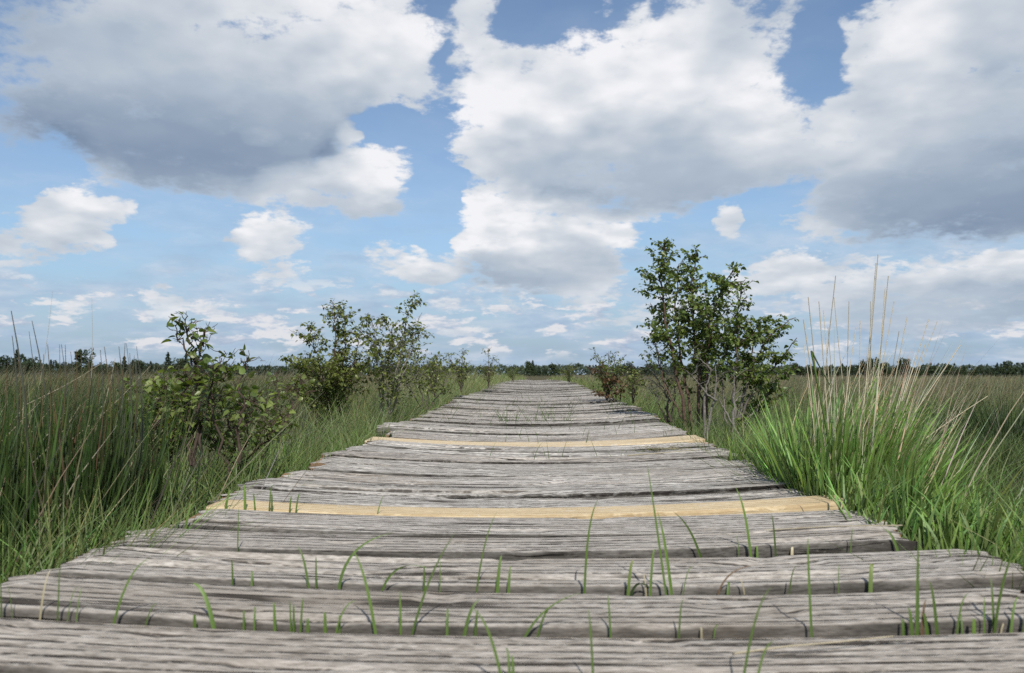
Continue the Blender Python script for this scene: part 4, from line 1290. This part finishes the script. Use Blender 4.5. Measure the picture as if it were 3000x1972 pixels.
def far_tree(kind, v, loc, H, wide, rz, label, group):
    nm = {'conifer': 'conifer_tree', 'broadleaf': 'bushy_tree', 'oak': 'round_tree'}[kind]
    root = empty(nm, loc)
    root.scale = (H * wide, H * wide, H)
    root.rotation_euler.z = rz
    tag(root, label, 'tree', group)
    if (kind, v) not in made:
        s, ts = protos[(kind, v)]
        a = s.build('crown', M_FAR, root)
        b = ts.build('trunk', M_BARK, root)
        made[(kind, v)] = (a, b)
    else:
        for o in made[(kind, v)]:
            c = o.copy(); COL.objects.link(c); c.parent = root
    return root


ft = random.Random(11)


def row(x0, x1, d0, d1, n, top, kinds, labels, group):
    """n trees with crowns reaching the photo row top(x)"""
    for i in range(n):
        x = x0 + (x1 - x0) * (i + ft.uniform(.15, .85)) / n
        d = ft.uniform(d0, d1)
        kind = ft.choices(*kinds)[0]
        p = at(x, HORIZON * .793, d)
        p.z = 0.0
        H = (at(x, top(x) + ft.uniform(-6, 7), d).z) * ft.choice([.85, 1.0, 1.1, 1.2, 1.45])
        far_tree(kind, ft.randrange(3), p, max(H, .6), ft.uniform(.8, 1.2) * (1.0 if kind == 'conifer' else .95), ft.uniform(0, 6.28), labels[kind], group)


K = (['conifer', 'broadleaf', 'oak'], [.4, .35, .25])
row(-140, 210, 95, 135, 26, lambda x: 834, K, {'conifer': 'dark pointed conifer in the far treeline behind the left rush clump', 'broadleaf': 'dark bushy tree in the far treeline behind the left rush clump', 'oak': 'dark round tree in the far treeline behind the left rush clump'}, 'far trees behind the left rush clump')
row(210, 480, 110, 160, 26, lambda x: 841, K, {'conifer': 'dark pointed conifer in the far treeline behind the near sapling', 'broadleaf': 'dark bushy tree in the far treeline behind the near sapling', 'oak': 'dark round tree in the far treeline behind the near sapling'}, 'far trees behind the near sapling')
row(480, 1010, 150, 230, 30, lambda x: 853, K, {'conifer': 'small dark conifer in the far treeline behind the left birch bushes', 'broadleaf': 'small bushy tree in the far treeline behind the left birch bushes', 'oak': 'small round tree in the far treeline behind the left birch bushes'}, 'far trees behind the birch bushes')
row(1216, 1292, 200, 230, 13, lambda x: 857 - 4 * math.sin((x - 1216) / 12.0), (['conifer', 'broadleaf', 'oak'], [.15, .5, .35]), {'conifer': 'pointed tree in the dark clump at the end of the boardwalk', 'broadleaf': 'bushy tree in the dark clump at the end of the boardwalk', 'oak': 'round tree in the dark clump at the end of the boardwalk'}, 'tree clump at the end of the boardwalk')
row(1440, 1520, 120, 150, 6, lambda x: 852, (['broadleaf', 'oak'], [.5, .5]), {'broadleaf': 'bushy tree on the horizon between the dead shrub and the tall birch', 'oak': 'round tree on the horizon between the dead shrub and the tall birch'}, 'far trees left of the tall birch')
row(1840, 2110, 120, 160, 24, lambda x: 850 - 9 * math.exp(-((x - 2035) / 45) ** 2), (['conifer', 'broadleaf', 'oak'], [.45, .35, .2]), {'conifer': 'dark pointed conifer in the far treeline behind the tall pale stalks', 'broadleaf': 'dark bushy tree in the far treeline behind the tall pale stalks', 'oak': 'dark round tree in the far treeline behind the tall pale stalks'}, 'far trees behind the pale stalks')
row(2110, 2560, 115, 150, 36, lambda x: 853 - 5 * math.sin(x / 28.0), (['conifer', 'broadleaf', 'oak'], [.15, .45, .4]), {'conifer': 'pointed tree in the far treeline right of the tall pale stalks', 'broadleaf': 'bushy tree in the far treeline right of the tall pale stalks', 'oak': 'round tree in the far treeline right of the tall pale stalks'}, 'far trees at the right')
# the low belt of forest along the whole horizon
s = Soup()
n = 30000
a = rng.uniform(-.85, .85, n)
dd = rng.uniform(620, 720, n)
hh = (4.5 + 5.0 * fbm(a * 60, a * 0, 91, 3)) * rng.uniform(0, 1, n) ** .8
pos = np.stack([np.sin(a) * dd, np.cos(a) * dd, hh], 1)
c = np.array([.050, .068, .046]) * np.exp(rng.normal(0, .25, (n, 1)))
leaves(s, pos, rng.normal(0, 1, (n, 3)), rng.normal(0, 1, (n, 3)), rng.uniform(1.2, 2.6, n), c)
tag(s.build('distant_forest', M_FAR), kind='stuff')

# ================================================================== grass growing up between the planks
GAPS = {  # distance of the gap, how the gap is called
    0: (0.632, 'in front of the bottom plank'), 1: (0.769, 'in the gap behind the bottom plank'), 2: (0.912, 'in the gap behind the second plank'), 3: (1.087, 'in the gap behind the third plank'),
    4: (1.219, 'in the gap behind the fourth plank'), 5: (1.3765, 'before the near yellow plank'), 6: (1.470, 'just behind the nearer yellow plank')}
LEFT_Z = [  # read from the left half: gap, foot x, then (x, y) up to the tip, width, colour
    (0, 2375, (2290, 905), (2190, 745), 5, 'g'), (0, 2378, (2365, 1000), (2350, 930), 5, 'g'),
    (1, 1045, (975, 700), (885, 645), 7, 'a'), (1, 1155, (1152, 800), (1150, 765), 5, 'g'), (1, 1200, (1201, 790), (1203, 745), 4, 'g'), (1, 1300, (1292, 780), (1285, 725), 5, 'g'),
    (1, 1383, (1380, 790), (1378, 735), 5, 'g'), (1, 1408, (1416, 770), (1425, 705), 4, 'g'), (1, 1372, (1365, 780), (1358, 718), 3, 'g'), (1, 1445, (1445, 830), (1444, 800), 6, 'g'), (1, 1527, (1524, 810), (1520, 772), 6, 'g'),
    (1, 1548, (1600, 775), (1680, 718), 3, 'g'), (1, 1590, (1590, 820), (1588, 785), 5, 'g'), (1, 1778, (1715, 660), (1645, 480), 5, 'g'), (1, 1872, (1868, 760), (1863, 668), 4, 'g'), (1, 1886, (1990, 650), (2125, 395), 4, 'g'),
    (1, 2080, (2083, 800), (2085, 752), 5, 'g'), (1, 2140, (2180, 790), (2235, 708), 6, 'g'), (1, 2208, (2215, 810), (2225, 758), 5, 'g'), (1, 930, (927, 815), (925, 785), 6, 'g'), (1, 675, (715, 780), (772, 725), 3, 'g'),
    (1, 522, (600, 670), (716, 520), 5, 'g'), (1, 297, (301, 670), (305, 528), 4, 'g'), (1, 330, (355, 730), (398, 650), 2, 'g'), (1, 375, (392, 730), (413, 655), 2, 'g'), (1, 205, (230, 690), (266, 570), 3, 's'), (1, 47, (38, 700), (24, 590), 5, 'g'), (1, 104, (85, 730), (55, 640), 2, 'g'),
    (2, 1102, (1096, 580), (1089, 535), 4, 'g'), (2, 1186, (1186, 608), (1185, 596), 4, 'g'), (2, 1465, (1430, 560), (1390, 468), 4, 'g'), (2, 1481, (1480, 580), (1478, 516), 3, 'g'), (2, 1592, (1625, 535), (1830, 405), 5, 'a'),
    (2, 1755, (1830, 590), (2000, 568), 4, 'a'), (2, 1975, (1976, 610), (1976, 556), 4, 'g'), (2, 2046, (2049, 600), (2052, 530), 2, 'g'), (2, 2204, (2245, 500), (2310, 308), 3, 'g'), (2, 2303, (2318, 590), (2332, 506), 6, 'g'), (2, 2358, (2366, 620), (2374, 556), 5, 'g'),
    (3, 1118, (1119, 380), (1120, 288), 2, 'g'), (4, 862, (888, 318), (914, 278), 4, 'g'), (4, 838, (838, 335), (838, 308), 3, 'g'),
    (5, 1048, (1068, 248), (1090, 218), 4, 'g'), (5, 1152, (1148, 240), (1144, 186), 5, 'g'), (5, 1202, (1192, 262), (1182, 232), 3, 'g'), (5, 1258, (1265, 240), (1276, 188), 3, 'g'), (5, 1274, (1273, 262), (1272, 236), 3, 'g'), (5, 1376, (1390, 262), (1408, 228), 3, 'g'), (5, 1350, (1358, 270), (1366, 244), 3, 'g'), (5, 1740, (1764, 300), (1790, 228), 2, 'g')]
RIGHT_Z = [
    (0, 380, (362, 890), (348, 750), 4, 'g'), (0, 1020, (1100, 850), (1192, 650), 4, 'g'), (0, 1085, (1140, 980), (1212, 900), 4, 'g'), (0, 12, (5, 1020), (-2, 970), 6, 'g'),
    (1, 5, (120, 790), (325, 675), 4, 'g'), (1, 88, (140, 800), (198, 738), 4, 'g'), (1, 456, (446, 770), (438, 690), 4, 'g'), (1, 758, (770, 780), (787, 705), 3, 'g'), (1, 1376, (1362, 600), (1362, 420), 4, 'g'), (1, 868, (867, 855), (864, 846), 4, 's'), (1, 912, (928, 845), (952, 838), 3, 'g'),
    (1, 1791, (1790, 830), (1788, 806), 5, 'g'), (1, 1835, (1826, 800), (1812, 748), 6, 'g'), (1, 1852, (1858, 700), (1870, 400), 6, 'g'), (1, 1872, (1880, 800), (1898, 705), 5, 'b'), (1, 1910, (1895, 820), (1880, 770), 6, 'g'), (1, 1952, (1935, 740), (1913, 622), 6, 'g'), (1, 2020, (2050, 770), (2092, 680), 4, 'g'),
    (1, 2066, (2058, 820), (2050, 775), 4, 'g'), (1, 2112, (2113, 830), (2115, 805), 8, 'g'), (1, 2160, (2162, 770), (2166, 700), 3, 'g'), (1, 2186, (2250, 640), (2345, 430), 6, 'g'), (1, 2206, (2202, 720), (2196, 605), 4, 'g'), (1, 2270, (2292, 780), (2322, 695), 5, 'g'), (1, 2328, (2360, 740), (2402, 600), 6, 'g'), (1, 2222, (2240, 840), (2275, 815), 4, 's'),
    (2, 330, (350, 430), (402, 245), 4, 'g'), (2, 524, (540, 600), (557, 532), 5, 'c'), (2, 722, (662, 350), (622, 80), 4, 'g'), (2, 744, (706, 480), (668, 305), 5, 'g'), (2, 628, (644, 540), (660, 488), 4, 'g'), (2, 620, (612, 640), (600, 588), 3, 's'), (2, 772, (800, 605), (842, 562), 2, 'g'),
    (2, 988, (992, 655), (1000, 636), 5, 'g'), (2, 1075, (1060, 650), (1035, 618), 3, 's'), (2, 1258, (1280, 620), (1306, 560), 3, 'g'), (2, 1640, (1647, 600), (1656, 548), 7, 'c'), (2, 1496, (1498, 610), (1500, 550), 1.6, 'g'), (2, 930, (985, 610), (1165, 552), 3, 'b'), (2, 530, (565, 648), (650, 672), 5, 'd'),
    (3, 893, (830, 420), (740, 308), 4, 'g'), (3, 1106, (1075, 340), (1026, 190), 5, 'g'), (3, 1216, (1206, 410), (1194, 320), 3, 'g'), (3, 1128, (1126, 490), (1124, 470), 5, 'g'), (3, 1284, (1287, 492), (1291, 478), 5, 's'), (3, 1798, (1760, 450), (1710, 388), 5, 'g'), (3, 1880, (1876, 440), (1872, 378), 4, 'g'), (3, 1930, (1920, 440), (1908, 380), 4, 'g'), (3, 2000, (1968, 510), (1920, 438), 4, 'g'), (3, 1050, (1040, 465), (1030, 420), 1.6, 'g'), (3, 1552, (1560, 440), (1570, 385), 2, 'g')]
COLS = {'g': (GREEN * .9, lerp(GREEN, OLIVE, .25) * 1.15), 'a': (GREEN * .9, BRIGHT * 1.1), 's': (TAN, STRAW), 'b': (RUST, RUST * 1.2), 'c': (GREEN, OLIVE * 1.6), 'd': (DARKG, DARKG)}
recs = []
for half, rows in ((0, LEFT_Z), (1, RIGHT_Z)):
    for (g, fx, mid, tip, wd, cc) in rows:
        dx = 1189.5 if half else 0.0
        conv = lambda x, y: (dx + x * .5, 1031 + y * .5)
        recs.append((g, conv(fx, 0)[0], conv(*mid), conv(*tip), wd, cc))
recs.sort(key=lambda r: (r[0], r[1]))
count = {}
for r in recs: count[r[0]] = count.get(r[0], 0) + 1
ORD = ['first', 'second', 'third', 'fourth', 'fifth', 'sixth', 'seventh', 'eighth', 'ninth', 'tenth'] + [f'{i}th' if i % 10 not in (1, 2, 3) or i in (11, 12, 13) else f'{i}{ {1: "st", 2: "nd", 3: "rd"}[i % 10]}' for i in range(11, 80)]
seen = {}
for (g, fx, mid, tip, wd, cc) in recs:
    d, where = GAPS[g]
    seen[g] = seen.get(g, 0) + 1
    far = random.uniform(.0, .02)
    p0 = at(fx, 0, d); p0.z = float(board_z(d)) - .035
    p1, p2 = at(*mid, d + far * .5), at(*tip, d + far)
    base = Vector((p0.x, p0.y, p0.z))
    t = np.linspace(0, 1, 12)[:, None]
    A_, B_, C_ = (np.array(tuple(v)) for v in (p0, p1, p2))
    ctrl = 2 * B_ - .5 * (A_ + C_)
    P_ = (1 - t) ** 2 * A_ + 2 * t * (1 - t) * ctrl + t ** 2 * C_
    facing = random.uniform(-.5, .5)
    sd = np.array([math.cos(facing), math.sin(facing), 0.0])
    tang = np.gradient(P_, axis=0); tang /= np.linalg.norm(tang, axis=1)[:, None]
    sv = np.cross(tang, np.cross(sd[None], tang)); sv /= np.linalg.norm(sv, axis=1)[:, None]
    nn = np.cross(sv, tang)
    prof = np.minimum(1, .75 + t[:, 0] * 1.2) * (1 - (0.55 if cc in 'c' else .97) * t[:, 0] ** 2.6)
    w_ = wd * d / 1877 * 1.45 * prof[:, None]
    V = np.stack([P_ - sv * w_ * .5, P_ - nn * w_ * .16, P_ + sv * w_ * .5], 1).reshape(-1, 3)
    i = np.arange(11)[:, None] * 3
    f = np.concatenate([i + np.array([0, 1, 4, 3]), i + np.array([1, 2, 5, 4])])
    c0, c1 = COLS[cc]
    k_ = math.exp(random.gauss(0, .15))
    C = (c0[None] * (1 - t) + c1[None] * t) * k_
    s = Soup(); s.add(V, [f], np.repeat(C, 3, axis=0))
    o = s.build('grass_shoot', M_GRASS, smooth=True, loc=base)
    hgt = p2.z - (p0.z + .035)
    size = 'tall' if hgt > .075 else 'short' if hgt < .032 else 'middling'
    lean = (p2.x - p0.x) / max(p2.z - p0.z, .01)
    lw = 'arching' if cc == 'a' else 'leaning right' if lean > .28 else 'leaning left' if lean < -.28 else 'upright'
    colr = {'g': 'green', 'a': 'green', 's': 'straw-coloured', 'b': 'brown', 'c': 'cut green', 'd': 'dark curled'}[cc]
    nth = ORD[seen[g] - 1]
    where = where.replace('in the gap behind', 'behind') if ' ' in colr else where
    tag(o, f'{size} {colr} grass blade, {lw}, {nth} from left {where}', 'grass blade', 'grass blades between the near planks')

# small blades on the part between and beyond the yellow planks
def far_blades(name, n, d0, d1, xs, hm, label, group, lean=.25, col=GREEN * .8):
    for _ in range(n):
        d = math.exp(random.uniform(math.log(d0), math.log(d1)))
        x = board_x(d) + random.uniform(*xs)
        z = float(board_z(d)) - .012 + .02 * ((x - board_x(d)) / (BW / 2)) ** 2
        s = Soup()
        h = hm * random.uniform(.35, 1.25)
        blades(s, np.array([[x, d, z]]), h, random.choice([0, math.pi]) + random.gauss(0, .5), abs(random.gauss(0, lean)), random.uniform(0, .5), max(.0020, .00062 * d), jit(col * .8, 1), jit(col, 1), seg=4, face=np.array([random.uniform(-.4, .4)]))
        tag(s.build(name, M_GRASS, loc=(x, d, z)), label, 'grass blade', group)


far_blades('grass_shoot', 14, 2.3, 2.5, (-.15, .35), .06, 'thin green grass blade standing before the farther yellow plank', 'blades before the farther yellow plank')
far_blades('grass_shoot', 20, 2.75, 3.1, (-.30, .50), .065, 'thin green grass blade just beyond the farther yellow plank', 'blades just beyond the farther yellow plank')
far_blades('grass_shoot', 42, 3.70, 3.95, (-.17, .17), .11, 'green grass blade in the tuft at the middle of the walk', 'blades of the middle tuft', .35)
far_blades('grass_shoot', 56, 3.1, 6.2, (-.50, .50), .10, 'thin grass blade scattered on the grey planks round the middle tuft', 'blades scattered on the far planks', .35, GREEN * .6)
far_blades('grass_shoot', 18, 3.6, 5.4, (.35, .55), .07, 'short green blade near the right plank ends beyond the middle tuft', 'blades at the far right plank ends')

# dry straws lying on the boards
def straw(pts, r, label):
    P_ = np.array([tuple(p) for p in pts], float)
    t = np.linspace(0, len(P_) - 1, 12)
    q = np.stack([np.interp(t, np.arange(len(P_)), P_[:, k]) for k in range(3)], 1)
    s = Soup()
    tube(s, q, r, r * .5, STRAW * .9, STRAW * 1.1, 5)
    tag(s.build('dry_straw', M_STRAW, smooth=True, loc=q[0]), label, 'straw', 'dry straws on the planks')


def on(x, d, up=.004):
    return Vector((x, d, float(board_z(d)) + .018 * ((x - board_x(d)) / (BW / 2)) ** 2 + up))


straw([on(.185, .69), on(.235, .705), on(.28, .712), on(.335, .722)], .0010, 'dry straw lying across the right of the bottom plank')
straw([on(.33, 2.33), on(.45, 2.37), on(.56, 2.41)], .0016, 'long dry straw lying on grey planks before the farther yellow plank')
straw([on(.55, 1.15, .012), on(.46, 1.17, .012), on(.36, 1.165, .012)], .0009, 'thin curved dry straw on the third plank near its right end')
# a tangle of dry moss on the boards near the farther yellow plank
s = Soup()
for _ in range(40):
    c = on(.44 + random.gauss(0, .035), 2.46 + random.gauss(0, .02), .004)
    q = [c + Vector((random.gauss(0, .02), random.gauss(0, .012), abs(random.gauss(0, .006)))) * t for t in np.linspace(0, 1.6, 4)]
    tube(s, [tuple(p) for p in q], .0008, .0004, OLIVE * 1.3, STRAW * .8, 3)
tag(s.build('dry_sprig', M_STRAW, loc=on(.44, 2.46)), 'small tangled dry sprig lying before the right end of the farther yellow plank', 'dry sprig')
